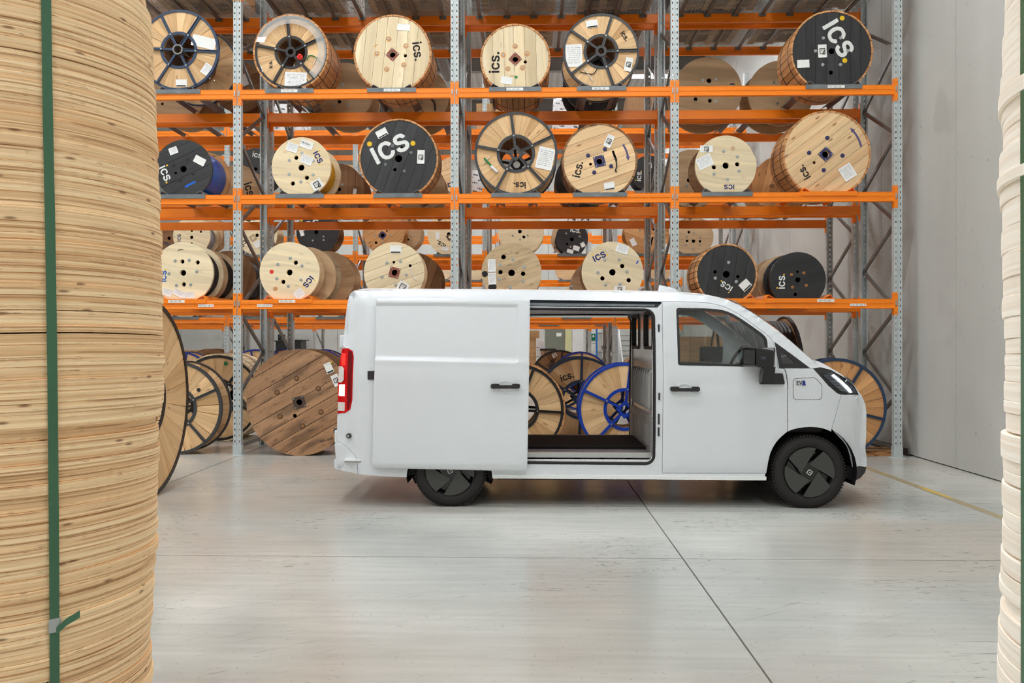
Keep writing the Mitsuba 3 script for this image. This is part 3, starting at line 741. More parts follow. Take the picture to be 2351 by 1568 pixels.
reel('dark five-spoke reel with pine wedge boards and a large paper sheet, third shelf', (1380, 118), 87.6, YD, .64, 'dark_steel', 5, 1, 'round', 24,
     deco=[('paper', 1317.8, 127, 38, 52, 2), ('paper', 1359, 54.4, 27, 18, 8, 'line'), ('paper', 1443, 148, 17, 32, -12, 'icon'), ('logo', 1434.6, 82.5, 8, -56, 'ink'), ('wire', 1380, 118, [(1330, 164), (1345, 168), (1362, 171), (1368, 163), (1372, 156)], .006, 'black_cable'), ('wire', 1380, 118, [(1340, 155), (1350, 170), (1362, 187)], .006, 'light_plastic', 'cable_tie')],
     cr=F(2, 'dark five-spoke reel with a large paper sheet', 'LB-02-2A', 1379))
drum('black drum with large white ics letters, right end of the third shelf', (1909.6, 117.5), 89.5, YD, .62, 'black_wood', [(1909.6, 117.4, 7), (1907.9, 166.4, 5), (1909.6, 91, 2.6)],
     [(1890.5, 87.3), (1930, 87.3), (1872.6, 117), (1946, 117), (1889, 148.5), (1929.3, 148.5)], None, (7, ANG(90)), lag=(38, 'warm_wood'),
     deco=[('logo', 1925, 89, 37, -60, 'white'), ('paper', 1888, 117.4, 20, 30, 3, 'icon'), ('paper', 1844.6, 146, 28, 18, 2, 'white')], cr=F(2, 'black plank drum at the right end of the third shelf', 'FA-02-2A', 1920))
# ---- second shelf
drum('black plank drum with blue-wrapped cable at the left end of the second shelf', (421, 388), 67, YD, .72, 'black_wood', [(421, 388, 7.5), (403, 397, 3.2)], pts((340, 240), 4.612, [(410, 580), (265, 640), (475, 730), (333, 800)]), None, (6, ANG(25)), ('smooth', 'blue_wrap', .86), rearm='warm_wood',
     deco=[('logo', 378, 398, 15, -65, 'white'), ('paper', 398, 346, 20, 16, 20), ('paper', 459, 369, 27, 17, -28, 'white'), ('slot', 437, 423, 28, 5, 27, 'blue_wrap')], boltm='black_steel', cr=F(1, 'black plank drum with blue-wrapped cable'))
drum('pale plywood drum with blue ics lettering and three paper notes, second shelf', (691.7, 383.5), 68.6, YD, .63, 'ply_face', [(691.7, 384.6, 7.2), (679.8, 361.9, 5), (704.3, 408, 5), (671.8, 421, 5)], pts((340, 240), 4.612, [(1495, 590), (1630, 515), (1752, 598), (1748, 745), (1617, 818), (1492, 738)]), None, None, ('coil', 'yellow_cable', .82, .02),
     deco=[('logo', 730.3, 361.4, 12, -62, 'navy'), ('paper', 704, 332, 30, 18, -20, 'note'), ('paper', 671, 338.7, 26, 20, -17), ('paper', 704, 366.8, 28, 20, -22), ('paper', 728, 423.9, 26, 22, 30, 'icon')], cr=F(1, 'pale plywood drum with three paper notes'))
drum('large black plank drum with big tilted white ics letters, second shelf', (915, 364), 87.3, YD, .46, 'black_wood', [(915, 364, 8.3), (922.6, 339.3, 3.5), (906.5, 389.2, 4)], pts((740, 240), 4.612, [(745, 437), (940, 510), (670, 635), (868, 705)]), None, (7, ANG(70)), lag=(38, 'warm_wood'),
     deco=[('logo', 896, 341, 38, 27, 'white'), ('paper', 876.6, 305.7, 26, 18, 28, 'line'), ('paper', 966.6, 360.8, 17, 31, -2, 'icon')], boltm='mill_steel', cr=F(1, 'large black plank drum with big white letters'))
reel('dark five-spoke reel with a diamond hub plate and a green cable end, second shelf', (1184.5, 352.5), 95.7, YD, .7, 'dark_steel', 5, 25, 'plate', 27, lag=None, wind=('black_cable', .86),
     deco=[('paper', 1252, 364, 38, 50, -13), ('logo', 1193, 425.4, 10, 182, 'ink'), ('wire', 1184, 352, [(1111, 362), (1118, 370), (1126, 378), (1134, 387), (1140, 394)], .012, 'green_plastic', 'green_cable'), ('wire', 1184, 352, [(1126, 381), (1136, 390), (1143, 396)], .02, 'light_plastic', 'cable_cap'), ('wire', 1184, 352, [(1108, 378), (1118, 365), (1126, 358)], .006, 'light_plastic', 'cable_tie')],
     cr=F(1, 'dark five-spoke reel with a diamond hub plate'))
drum('striped pine drum with a square indigo hub plate and a violet arrow, second shelf', (1376.3, 370), 82.8, YD, .48, 'plank_light', [(1376.3, 370, 7), (1356, 376.6, 3.5)], [(1388.7, 342.6), (1350.3, 357), (1364.4, 396), (1403, 381.6)], ((1376.3, 370), 12.5, 14, 7, 'indigo_plate'), (8, ANG(19)), lag=(36, 'dull_wood'),
     deco=[('logo', 1326.5, 388.5, 13, 78, 'ink'), ('paper', 1398, 324, 17, 29, -25, 'icon'), ('slot', 1411, 358, 26, 5, -70, 'hole_dark'), ('wire', 1376, 370, [(1413, 362), (1415, 374), (1416, 384), (1412, 392), (1416, 396)], .008, 'black_cable'), ('paper', 1399, 427.5, 24, 18, 10, 'line'), ('arrow', 1376, 370, 66, 35, 8)], boltm='indigo_plate', boltr=.027, cr=F(1, 'striped pine drum with an indigo hub plate'))
drum('worn plywood drum with a broken edge and upside-down blue ics lettering, second shelf', (1666.4, 381), 70, YD, .5, 'ply_face', [(1666.4, 379.9, 7.4), (1639.6, 383.7, 5), (1692.7, 377, 5)], pts((1500, 240), 3.918, [(632, 420), (755, 470), (770, 598), (667, 673), (547, 625)]), None, None, rearm='dull_wood',
     deco=[('logo', 1674, 429, 10, 180, 'navy'), ('paper', 1622, 341.6, 29, 16, 0, 'icon'), ('paper', 1618, 371.4, 36, 27, 25), ('dot', 1682.5, 341.3, 5.3, 'ply_tan', 'plug')], shape=lambda R: circ(R).difference(Polygon([(.26, .5), (.30, .26), (.37, .12), (.5, .0), (.7, .5)])),
     cr=F(1, 'worn plywood drum with a broken edge'))
drum('largest plank drum with indigo hub plate, right end of the second shelf', (1898, 354), 96, YD, .58, 'plank_light', [(1895.6, 354, 8), (1870, 373, 3.5)], pts((1500, 240), 3.918, [(1565, 300), (1403, 433), (1700, 460), (1533, 590)]), ((1895.6, 354), 12.6, 44, 8, 'indigo_plate'), (9, ANG(38)), lag=(44, 'warm_wood'),
     deco=[('logo', 1845.8, 395.7, 12, 122, 'ink'), ('paper', 1945.4, 395.7, 31, 34, 32), ('arrow', 1898, 354, 80, 12, 42)], boltm='indigo_plate', boltr=.027, cr=F(1, 'largest plank drum on the second shelf', m='orange_paint'))
# ---- lowest shelf
OR = dict(m='orange_paint')
drum('very pale plywood drum with black cable at the left end of the lowest shelf', (420.2, 626.4), 70, YD, .42, 'ply_face', [(420.2, 626.4, 7), (418.5, 600.3, 5), (453.8, 602.5, 5), (421.7, 652.8, 5)], pts((340, 480), 4.612, [(287, 548), (437, 542), (220, 683), (517, 663), (300, 808), (452, 800)]), None, None, ('coil', 'black_cable', .86, .022),
     deco=[('logo', 376, 634, 11, 90, 'blue'), ('paper', 384, 671, 22, 16, -20), ('paper', 410.5, 673, 26, 14, -28), ('paper', 434, 677, 26, 14, 0), ('wire', 420, 626, [(408, 575), (415, 572), (422, 574)], .003, 'black_ink', 'drawn_arc')], cr=F(0, 'very pale plywood drum', 'FD-02-1B', 405, **OR))
drum('plywood drum with black cable behind the very pale one, lowest shelf', (456, 634), 66, Y1 + .58, .5, 'ply_tan', [(456, 634, 6)], (), None, None, ('coil', 'black_cable', .86, .022))
drum('pale plywood drum with a red plug and dark blue ics lettering, lowest shelf', (664.6, 625.3), 69.4, YD, .3, 'ply_face', [(664.6, 625.3, 7), (678.9, 603, 5), (650, 647, 5)], pts((340, 480), 4.612, [(1505, 520), (1372, 585), (1630, 602), (1362, 737), (1620, 750), (1485, 818)]), None, None,
     deco=[('dot', 623.4, 623.8, 5, 'red_plastic', 'red_plug'), ('logo', 708, 647, 12, -127, 'navy'), ('paper', 687, 675, 22, 20, 40), ('dot', 632, 663, 5, 'warm_wood', 'wood_knot')], rearm='ply_tan', cr=F(0, 'pale plywood drum with a red plug', 'FC-02-1A', 659, **OR))
drum('plywood drum directly behind the one with the red plug, lowest shelf', (704, 635), 68, Y1 + .5, .36, 'ply_tan', [(704, 635, 6)], (), None, None, ('coil', 'black_cable', .8, .022), rearm='ply_grey')
drum('plank drum with a square red hub plate, lowest shelf above the van roof', (904.8, 625.8), 70, YD, .34, 'ply_face', [(905.5, 625.7, 7.2), (904, 602, 3.2), (941.6, 610, 3.5)], pts((740, 480), 4.702, [(697, 582), (845, 567), (643, 732), (908, 711), (792, 820)]), ((905.5, 625.7), 11.7, -14, 7.2, 'red_oxide'), (6, ANG(20)), lag=None,
     deco=[('paper', 908.7, 572.5, 26, 18, 0, 'line'), ('dot', 915, 577.5, 1.8, 'red_plastic', 'red_sticker'), ('dot', 918.5, 577.5, 1.8, 'red_plastic', 'red_sticker'), ('paper', 925, 658.6, 24, 22, -30, 'icon'), ('wire', 905, 626, [(942, 614), (947, 630), (952, 640), (957, 643)], .005, 'light_plastic', 'cable_tie')], rearm='ply_tan', cr=F(0, 'plank drum with a square red hub plate', None, None, **OR))
drum('weathered grey plywood drum with two stacked paper labels, lowest shelf', (1174.4, 626.3), 69, YD, .55, 'ply_grey', [(1174.4, 626.3, 7.6), (1156, 590, 5.3), (1149, 624.6, 5), (1201, 628.4, 5)], pts((1050, 480), 4.702, [(600, 540), (460, 603), (723, 626), (450, 757), (710, 778), (573, 843)]), None, None, rearm='dull_wood',
     deco=[('paper', 1129, 609.7, 18, 29, 3), ('paper', 1129.8, 639.5, 18, 27, 3), ('slot', 1130.5, 659, 19, 12, 5, 'black_ink'), ('slot', 1113, 629, 12, 14, 30, 'black_ink'), ('dot', 1171, 667, 4, 'navy_ink')], cr=F(0, 'weathered grey plywood drum', None, None, **OR))
drum('pale plywood drum with navy ics letters, lowest shelf above the van doorway', (1406.2, 625), 70.5, YD, .46, 'ply_face', [(1406.2, 625, 7.4), (1428.6, 610.8, 5), (1383.3, 639, 5), (1443.5, 643.3, 5)], pts((1050, 480), 4.702, [(1590, 549), (1747, 545), (1518, 685), (1830, 675), (1600, 817), (1757, 812)]), None, None, rearm='dull_wood',
     deco=[('logo', 1376, 589, 13, 27, 'navy'), ('paper', 1428.6, 571.5, 28, 20, -18), ('paper', 1423, 664, 26, 16, 0, 'icon'), ('slot', 1463, 602, 9, 3, 60, 'blue_ink')], cr=F(0, 'pale plywood drum above the van doorway', None, None, **OR))
drum('black drum with upside-down white ics letters in plank lagging, lowest shelf above the cab', (1667.7, 630), 66.5, YD, .62, 'black_wood', [(1667.7, 629.8, 8), (1642, 624, 4), (1694, 635, 4)], pts((1500, 480), 3.918, [(677, 480), (557, 622), (745, 653)]), None, (5, ANG(80)), lag=(34, 'warm_wood'),
     deco=[('logo', 1668, 657, 12, 149, 'white'), ('paper', 1710.6, 654.8, 24, 21, 42, 'line')], cr=F(0, 'black drum above the cab', 'FA-02-1A', 1655, **OR))
drum('black drum with upright white ics letters at the right end of the lowest shelf', (1831.8, 642.6), 64, YD, .34, 'black_wood', [(1831.8, 642.6, 6), (1831, 624, 3), (1826, 676, 4)], pts((1500, 480), 3.918, [(1243, 590), (1353, 575), (1252, 703), (1375, 687)]), None, None, ('coil', 'black_cable', .9, .03),
     deco=[('logo', 1795.6, 648, 13, 90, 'white')], boltm='bolt_rust', cr=F(0, 'black drum at the right end of the lowest shelf', 'FA-02-1B', 1896, **OR))
drum('tan plywood drum half hidden behind the last black drum, lowest shelf', (1801, 648), 62, Y1 + .55, .5, 'ply_tan', [(1801, 648, 6)], ())
# ---- the rack behind (its drums are seen past the front ones)
YE = YB + .07
drum('brown plank drum with a yellow label beside the first post, third shelf', (548, 200), 58, YE, .6, 'dull_wood', [(548, 200, 6)], (), None, (6, ANG(20)), deco=[('paper', 562, 184, 17, 26, 25, 'white'), ('slot', 562, 186, 14, 22, 25, 'yellow_paint')], cr=B(2, 'brown plank drum with a yellow label'))
drum('tan plywood drum behind the navy reel, third shelf', (405, 216), 66, YE, .6, 'ply_tan', [(405, 216, 6), (372, 238, 3.5)], (), cr=B(2, 'tan drum behind the navy reel'))
drum('tan plywood drum behind the film-wrapped reel, third shelf', (787, 213), 70, YE, .6, 'ply_tan', [(787, 213, 6), (779, 233, 4.5)], [(786, 195), (769, 242), (800, 240)], deco=[('logo', 722, 243, 11, 60, 'ink')], cr=B(2, 'tan drum behind the film-wrapped reel'))
drum('tan plywood drum with a black cable hook behind the pale plank drum, third shelf', (962, 222), 68, YE, .6, 'ply_tan', [(962, 222, 6)], [(968, 236)], deco=[('wire', 962, 222, [(990, 226), (999, 238), (1000, 256)], .012, 'black_cable')], cr=B(2, 'tan drum with a cable hook'))
drum('black drum behind the dark five-spoke reel, third shelf', (1360, 190), 67, YE, .6, 'black_wood', [(1360, 190, 6)], [(1355, 238)], cr=B(2, 'black drum on the third shelf behind'))
drum('tan plywood drum seen whole in the right bay of the third shelf', (1625, 209), 78, YE, .55, 'ply_tan', [(1628, 185, 5.5), (1597.5, 227, 4.5), (1630, 231, 4.5)], [(1614, 184), (1643, 183), (1643, 233)], deco=[('slot', 1681, 193.5, 11, 3.5, 0, 'navy_ink'), ('dot', 1690, 193.5, 2.3, 'yellow_paint'), ('dot', 1678, 224, 2.4, 'yellow_paint')], cr=B(2, 'tan drum in the right bay'))
drum('tan plywood drum left of the black drum in the right bay of the third shelf', (1793, 214), 75, YE, .55, 'ply_tan', [(1793, 214, 5), (1817, 220, 3.6), (1801, 246, 4)], [(1777, 189), (1785, 237), (1813, 232)], cr=B(2, 'tan drum left of the black drum'))
drum('tan plywood drum with a cut-off ic lettering beside the first post, second shelf', (545, 431), 53, YE, .5, 'ply_tan', [(545, 431, 5)], (), deco=[('logo', 574, 437, 13, -72, 'ink')], cr=B(1, 'tan drum beside the first post'))
drum('reddish plank drum behind the drum with paper notes, second shelf', (778, 434), 58, YE, .6, 'dull_wood', [(778, 434, 5)], [(786, 424)], None, (6, ANG(88)), deco=[('paper', 815, 440, 8, 13, -10, 'white')], cr=B(1, 'reddish plank drum'))
drum('tan plywood drum behind the large black drum, second shelf', (962, 430), 60, YE, .5, 'ply_tan', [(962, 430, 5)], (), cr=B(1, 'tan drum behind the large black drum'))
drum('black drum peeping out left of the striped pine drum, second shelf', (1337, 415), 63, YE, .5, 'black_wood', [(1337, 415, 6)], (), rearm='dull_wood', deco=[('paper', 1291, 366, 10, 12, 20, 'white')], cr=B(1, 'black drum left of the striped one'))
drum('big tan plywood drum behind the broken-edged drum, second shelf', (1590, 410), 67, YE, .5, 'ply_tan', [(1582, 413.6, 5)], [(1577, 426)], cr=B(1, 'big tan drum behind the broken one'))
drum('brown plank drum left of the largest plank drum, second shelf', (1795, 424), 67, YE, .6, 'warm_wood', [(1795, 424, 5)], (), None, (7, ANG(75)), deco=[('slot', 1773, 427, 4, 9, 0, 'dull_wood')], cr=B(1, 'brown plank drum'))
drum('dark-edged plank drum behind the very pale drum, lowest shelf', (524, 640), 64, YE, .6, 'dull_wood', [(524, 640, 6)], (), None, (6, ANG(75)), ('coil', 'black_cable', .85), cr=B(0, 'dark-edged plank drum'))
drum('tan plywood drum farthest back behind the red-plug drum, lowest shelf', (750, 640), 64, YE, .5, 'ply_tan', [(750, 640, 6)], (), deco=[('slot', 771, 662, 5, 5, 20, 'navy_ink'), ('dot', 775, 668, 2.4, 'yellow_paint')], cr=B(0, 'tan drum behind the red-plug drum'))
drum('dull plank drum behind the red-hub drum, lowest shelf', (950, 645), 65, YE, .5, 'dull_wood', [(950, 645, 6)], (), None, (6, ANG(70)), cr=B(0, 'dull plank drum'))
drum('dull drum showing behind the van-doorway drum, lowest shelf', (1365, 650), 52, YE, .5, 'ply_tan', [(1365, 650, 5)], (), deco=[('paper', 1311, 661, 9, 12, 0, 'icon')], cr=B(0, 'dull drum behind the van-doorway drum'))
# ---- the rack across the next aisle
YG = Y2 + .07
G2_ = lambda l, of: (Y2, l, of)
ORD9 = ORD + ['ninth', 'tenth']
def y_left(Y): return Y2 + RACKD - Y + .07
def far(label, c, r, l, m='ply_tan', Y=YG, w=.55, planks=None, deco=(), holes=None, bolts=(), hub=None, wind=None, rearm=None, crad=True, y0=None):
    drum(label, c, r, Y, w, m, holes if holes is not None else [(c[0], c[1], 4)], bolts, hub, planks, wind, deco=deco, rearm=rearm, cr=(y0 or Y2, l, label if len(label.split()) <= 12 else label.split(',')[0]) if crad else (Y, l, 'rearmost ' + label.split(',')[0], dict(simple=True, D=min(1.2, y_left(Y)))))
far('brown drum with navy ics letters, leftmost on the second shelf across the aisle', (388, 547), 36, 1, 'dull_wood', Y=Y2 + .8, crad=False, deco=[('logo', 383, 560, 6, -38, 'navy')])
far('pale drum with upright dark ics lettering, second shelf across the next aisle', (439.7, 542), 43, 1, 'ply_face', holes=[(439.7, 544.6, 4), (440, 530, 2.6), (461, 532, 2.6), (440, 559, 2.4)], deco=[('logo', 411, 546, 7, 90, 'navy')], wind=('coil', 'grey_cable', .85, .03))
far('tan drum left of the first post, second shelf across the next aisle', (470, 536), 42, 1, 'ply_tan', Y=Y2 + .72, w=.4, crad=False)
far('pale drum with square hub plate at the first post, second shelf across the aisle', (590, 540), 46, 1, 'ply_face', hub=((581, 546), 7, 35, 4, 'ply_grey'), deco=[('logo', 560, 560, 8, 240, 'ink'), ('paper', 592, 560, 18, 14, 35, 'white')])
far('black drum with a white label behind the van-rear drums, second shelf across the next aisle', (729, 533), 49, 1, 'black_wood', holes=[(726, 533, 4.6)], bolts=[(743, 543), (718, 552), (743, 551)], deco=[('paper', 692, 532, 9, 20, 20, 'white'), ('logo', 713, 516, 18, 15, 'white')], rearm='dull_wood')
far('brown plank drum with an indigo diamond hub, second shelf across the next aisle', (881, 534), 48, 1, 'warm_wood', planks=(6, ANG(35)), hub=((878, 540), 7.5, 48, 4.6, 'indigo_plate'), holes=[(878, 540, 4.6), (888, 530, 2), (863, 557, 3)], bolts=[(861, 540), (895, 540), (878, 556)])
far('pale drum right behind the brown diamond-hub drum, second shelf across the next aisle', (925, 534), 43, 1, 'ply_tan', Y=Y2 + .75, crad=False, holes=[(937, 550, 2.6)])
far('pale drum cut by the second post, second shelf across the next aisle', (1030, 537), 49, 1, 'ply_face', deco=[('logo', 1012, 561, 8, 150, 'ink'), ('paper', 1022, 571, 16, 9, -10, 'white'), ('paper', 1005, 541, 9, 17, 0, 'white')], hub=((1033, 544), 7, 35, 4, 'hub_brown'))
far('smooth pale drum with two holes behind the grey drum, second shelf across the next aisle', (1196, 531), 53, 1, 'ply_face', holes=[(1193.6, 531.5, 4.3), (1202.7, 544, 3.4)], bolts=[(1177, 541), (1211, 540), (1194, 550)])
far('small black drum with white ics letters, second shelf across the next aisle', (1313, 547), 37, 1, 'black_wood', holes=[(1313, 549.5, 4.4), (1302, 560, 2.6)], bolts=[(1300, 536), (1331, 543), (1310, 567)], deco=[('logo', 1320, 529, 9, -12, 'white'), ('paper', 1323, 570, 15, 11, -18, 'white'), ('paper', 1338, 562, 10, 11, 25, 'white'), ('paper', 1309, 577, 15, 9, -18, 'white')], wind=('coil', 'black_cable', .8))
far('tan drum behind the small black drum, second shelf across the next aisle', (1302, 544), 36, 1, 'ply_tan', Y=Y2 + .72, crad=False, deco=[('logo', 1275, 573, 6, 85, 'navy')])
far('orange-stained plank drum behind the third post, second shelf across the next aisle', (1485, 534), 51, 1, 'warm_wood', planks=(6, ANG(-20)), holes=[(1500, 526, 3)], bolts=[(1469, 529)], deco=[('paper', 1454, 556, 12, 18, 25, 'white'), ('slot', 1496, 554, 20, 4, 75, 'hole_dark')])
far('plain tan drum with five holes under the right bay, second shelf across the next aisle', (1592, 543), 46, 1, 'ply_tan', holes=[(1592.4, 553.5, 4), (1577.6, 553, 3), (1607, 554, 3), (1581.6, 533, 3)], bolts=[(1593, 535), (1577, 543), (1608, 545), (1575, 562), (1607, 563), (1591, 571)])
far('black drum with white lettering between the first posts, third shelf across the next aisle', (587, 388), 48, 2, 'black_wood', deco=[('logo', 590, 357, 9, -10, 'white')])
far('brown plank drum right of the large black drum, third shelf across the next aisle', (1040, 400), 40, 2, 'plank_light', planks=(6, ANG(20)), hub=((1033, 424), 5, 10, 3, 'indigo_plate'))
far('black drum right of the striped drum, third shelf across the next aisle', (1490, 397), 40, 2, 'black_wood', deco=[('logo', 1468, 405, 9, 85, 'white'), ('paper', 1493, 378, 6, 16, 8, 'white')])
for px, r, m in ((427, 39, 'ply_tan'), (592, 40, 'dull_wood'), (760, 38, 'ply_face'), (885, 38, 'dull_wood'), (1000, 38, 'ply_tan'), (1180, 38, 'ply_face'), (1323, 38, 'ply_face'), (1500, 38, 'dull_wood'), (1640, 38, 'ply_tan')):
    _n1 = globals().get('_n1', 0) + 1
    far(f'{"pale" if m == "ply_face" else "tan" if m == "ply_tan" else "brown"} drum, lowest shelf across the aisle, {ORD9[_n1 - 1]} from the left', (px, 728 - r + 3), r, 0, m)
for px, r, l, m in ((450, 28, 1, 'ply_tan'), (640, 29, 1, 'dull_wood'), (1090, 28, 1, 'ply_face'), (1305, 29, 1, 'plank_light'), (1515, 28, 1, 'ply_tan'), (1010, 28, 1, 'ply_face'), (860, 28, 1, 'black_wood'), (760, 28, 1, 'ply_tan')):
    far(f'{ {"ply_tan": "tan", "dull_wood": "brown", "ply_face": "pale", "plank_light": "striped", "black_wood": "black"}[m]} drum, second shelf of the last row, {ORD9[sorted([450, 640, 760, 860, 1010, 1090, 1305, 1515]).index(px)]} from the left', (px, 645 - r), r, l, m, Y=Y3 + .07, y0=Y3)
for px, r, l, m in ((560, 28, 0, 'ply_tan'), (650, 28, 0, 'dull_wood'), (1260, 28, 0, 'ply_tan'), (1390, 28, 0, 'dull_wood'), (1500, 28, 0, 'ply_face')):
    far(f'{ {"ply_tan": "tan", "dull_wood": "brown", "ply_face": "pale"}[m]} drum, lowest shelf of the last row, {ORD9[[560, 650, 1260, 1390, 1500].index(px)]} from the left', (px, 747 - r), r, l, m, Y=Y3 + .07, y0=Y3)

# ---- reels and drums standing on the floor
c0, s0 = math.cos(.048), math.sin(.048)
# the big reel behind the wood stack: its axis lies along the rack, its flange looks right
R0 = .94; cx, cy = -3.54, 8.05
M0 = np.array([[s0, -c0, 0, cx], [-c0 * -1, s0, 0, cy], [0, 0, 1, R0], [0, 0, 0, 1.0]])
M0 = np.array([[0, -1, 0, cx], [1, 0, 0, cy], [0, 0, 1, R0], [0, 0, 0, 1.0]])
reel('huge black-rimmed reel seen edge-on behind the wood stack at the left', (0, 0), 0, 0, .85, 'black_steel', 6, 10, 'round', 22, woodm='pine', P=np.array([cx, cy, R0]), R=R0, M=M0, spokes=False, ringr=(.4, .35), rim=.045, rearplanks=False, wind=('black_cable', .8))
reel('dark five-spoke reel standing on the floor between the wood stack and the first post', (403, 935), 107, Y1 + .12, .4, 'dark_steel', 5, 24, 'plate', 26, floor=True, deco=[('dot', 456, 893.5, 4.5, 'black_steel', 'plug')])
reel('black-rimmed reel with a green label lying back behind the first post on the floor', (500, 912), 98, Y1 + 1.75, .85, 'black_steel', 5, 52, 'round', 24, lag=(44, 'ply_face'), floor=True, deco=[('slot', 518, 833, 9, 9, 35, 'green_plastic')], rearplanks=False)
drum('big weathered brown plank drum on the floor behind the van tail', (687, 924), 122.5, Y1 + .04, .62, 'old_wood', [(686.8, 923.7, 7), (676.6, 955, 4.8)], [(681, 868.7), (730.9, 892), (737.3, 946), (694.8, 978.6), (643, 956.8), (635.9, 900.9)], ((686.8, 923.7), 13.5, 14, 7, 'hub_brown'), (8, ANG(30)), ('smooth', 'under_black', .88), rearm='dull_wood',
     deco=[('paper', 755.5, 845, 17, 25, 24, 'line'), ('paper', 772, 873, 17, 27, 24, 'icon'), ('dot', 761, 832, 2, 'yellow_paint'), ('text', 749, 1010, '040-042', 5, 14, 'hub_brown')], boltm='bolt_rust', boltcup='hub_brown', boltr=.022, floor=True)
reel('brown-rimmed lagged reel on the floor seen at the left of the van doorway', (1189, 941), 105, Y1 + .12, .6, 'black_steel', 5, -3, 'round', 25, floor=True, lag=(46, 'warm_wood'), rearplanks=False)
reel('dark blue reel with ics. stencil, farther back in the van doorway', (1333, 917), 99, Y1 + 1.6, .7, 'navy_steel', 6, 88, 'plate', 26, woodm='pine', floor=True, deco=[('logo', 1301.5, 863, 11, 20, 'ink')], rearplanks=False)
reel('bright blue reel with a diamond hub on the floor, seen through the van doorway', (1435, 941), 107, Y1 + .12, .45, 'cobalt_steel', 5, 83, 'plate', 26, floor=True)
reel('navy reel with cracked boards on the floor behind the van nose', (1921, 937), 114, Y1 + .06, .3, 'navy_steel', 5, -14, 'round', 30, woodm='warm_wood', floor=True)
R8, cy8 = .93, 13.02
cx8 = (W(1850, 800, cy8 - R8))[0]
M8 = np.array([[0, 1, 0, cx8 - 1.75], [-1, 0, 0, cy8], [0, 0, 1, R8], [0, 0, 0, 1.0]])
M8 = np.array([[0, -1, 0, cx8], [1, 0, 0, cy8], [0, 0, 1, R8], [0, 0, 0, 1.0]])
reel('full reel of thick black cable lying crosswise behind the van windscreen', (0, 0), 0, 0, .95, 'black_steel', 6, 10, 'round', 32, P=np.array([cx8, cy8, R8]), R=R8, M=M8, wind=('black_cable', .93, .055), rim=.06, rearplanks=True, ringr=(.4, .35))
for i, (px, r, m, l, Y) in enumerate(((418, 66, 'blue_steel', 'leftmost', Y2 + .15), (585, 69, 'blue_steel', 'second from left', Y2 + .15), (660, 65, 'blue_steel', 'third and set back', Y2 + 1.6), (735, 69, 'blue_steel', 'just left of the van tail', Y2 + .15), (1334, 67, 'blue_steel', 'in the van doorway', Y2 + .15))):
    reel(f'blue-rimmed reel on the floor across the next aisle, {l}', (px, 942 - r), r, Y, .5, m, 6, 20 + 17 * i, 'round', 20, floor=True, rearplanks=False)
reel('brown-rimmed reel with ics. stencil across the next aisle, in the van doorway', (1285, 872), 66, Y2 + .9, .5, 'black_steel', 6, 25, 'round', 20, woodm='dull_wood', floor=True, rearplanks=False, deco=[('logo', 1266, 834, 8, 60, 'ink'), ('paper', 1273, 818, 11, 9, 30, 'icon')])
drum('brown plank drum on the floor across the next aisle, right of the leftmost blue reel', (480, 872), 64, Y2 + 1.65, .5, 'dull_wood', [(500, 872, 5)], (), None, (7, ANG(20)), floor=True)
drum('tan lagged drum on the floor across the next aisle, right in the van doorway', (1490, 876), 66, Y2 + .2, .6, 'dull_wood', [(1478, 874, 5)], (), None, (7, ANG(60)), floor=True, lag=(34, 'ply_tan'))
# ------------------------------------------------------------------ the van
YV, YC = 7.74, 8.66
OUT_PX = [(775.7, 1077.5), (768, 1074), (767.5, 1056), (772, 1050), (769, 1017), (774, 1013), (774.6, 951), (777, 860), (785.5, 800), (789, 776), (793.6, 729), (797, 700), (800.5, 683), (805, 673), (813, 667), (825, 665.7),
          (847, 665.2), (954, 666.0), (1100, 667.2), (1250, 668.4), (1400, 669.6), (1480, 670.4), (1569, 673), (1622.8, 677.5), (1665.7, 686.4), (1694, 699), (1722.8, 715), (1751.4, 733.6), (1787, 759.6), (1822.8, 790), (1855, 818.6), (1883.6, 843),
          (1907, 849), (1940.7, 868.6), (1960, 886), (1971, 905), (1981, 918), (1987, 933), (1989, 950), (1988.5, 997), (1986.5, 1033), (1990, 1058), (1989, 1074)]
_o = np.array([W(x, y, YV + .05)[[0, 2]] for x, y in OUT_PX])
_od = np.asarray(LineString(_o).segmentize(.02).coords)
from scipy.spatial import cKDTree
_ot = cKDTree(_od)
def toff(X, Z):
    X, Z = np.asarray(X, float), np.asarray(Z, float)
    a = .022 * np.clip((.85 - Z) / .55, 0, 1) ** 2 + .105 * np.clip((Z - 1.14) / .78, 0, 1.1) ** 1.35
    b = .19 * np.clip((X - 2.25) / .78, 0, 1.05) ** 2.6 + .05 * np.clip((-1.42 - X) / .14, 0, 1.2) ** 2
    e, _ = _ot.query(np.stack([X, Z], -1)); w = np.clip((.085 - e) / .085, 0, 1)
    return a + b + .055 * w ** 2.2
def VS(px, py, off=0.0):
    P = W(px, py, YV + .05)
    for _ in range(4): P = W(px, py, YV + float(toff(P[0], P[2])) + off)
    return P
def smooth_px(L, n=2, keep=28):
    """rounds a polyline's gentle corners (turns below keep degrees) by cutting them"""
    for _ in range(n):
        out = []; m = len(L)
        for i in range(m):
            a, b, c = np.array(L[i - 1], float), np.array(L[i], float), np.array(L[(i + 1) % m], float)
            u, v = b - a, c - b; t = math.degrees(abs(math.atan2(u[0] * v[1] - u[1] * v[0], u @ v)))
            if t < 1 or t > keep: out.append(tuple(b))
            else: out += [tuple(b - u * .25), tuple(b + v * .25)]
        L = out
    return L
def VP(L, off=0.0): return Polygon([VS(x, y, off)[[0, 2]] for x, y in L]).buffer(0)
OUT = np.array([VS(x, y)[[0, 2]] for x, y in OUT_PX])
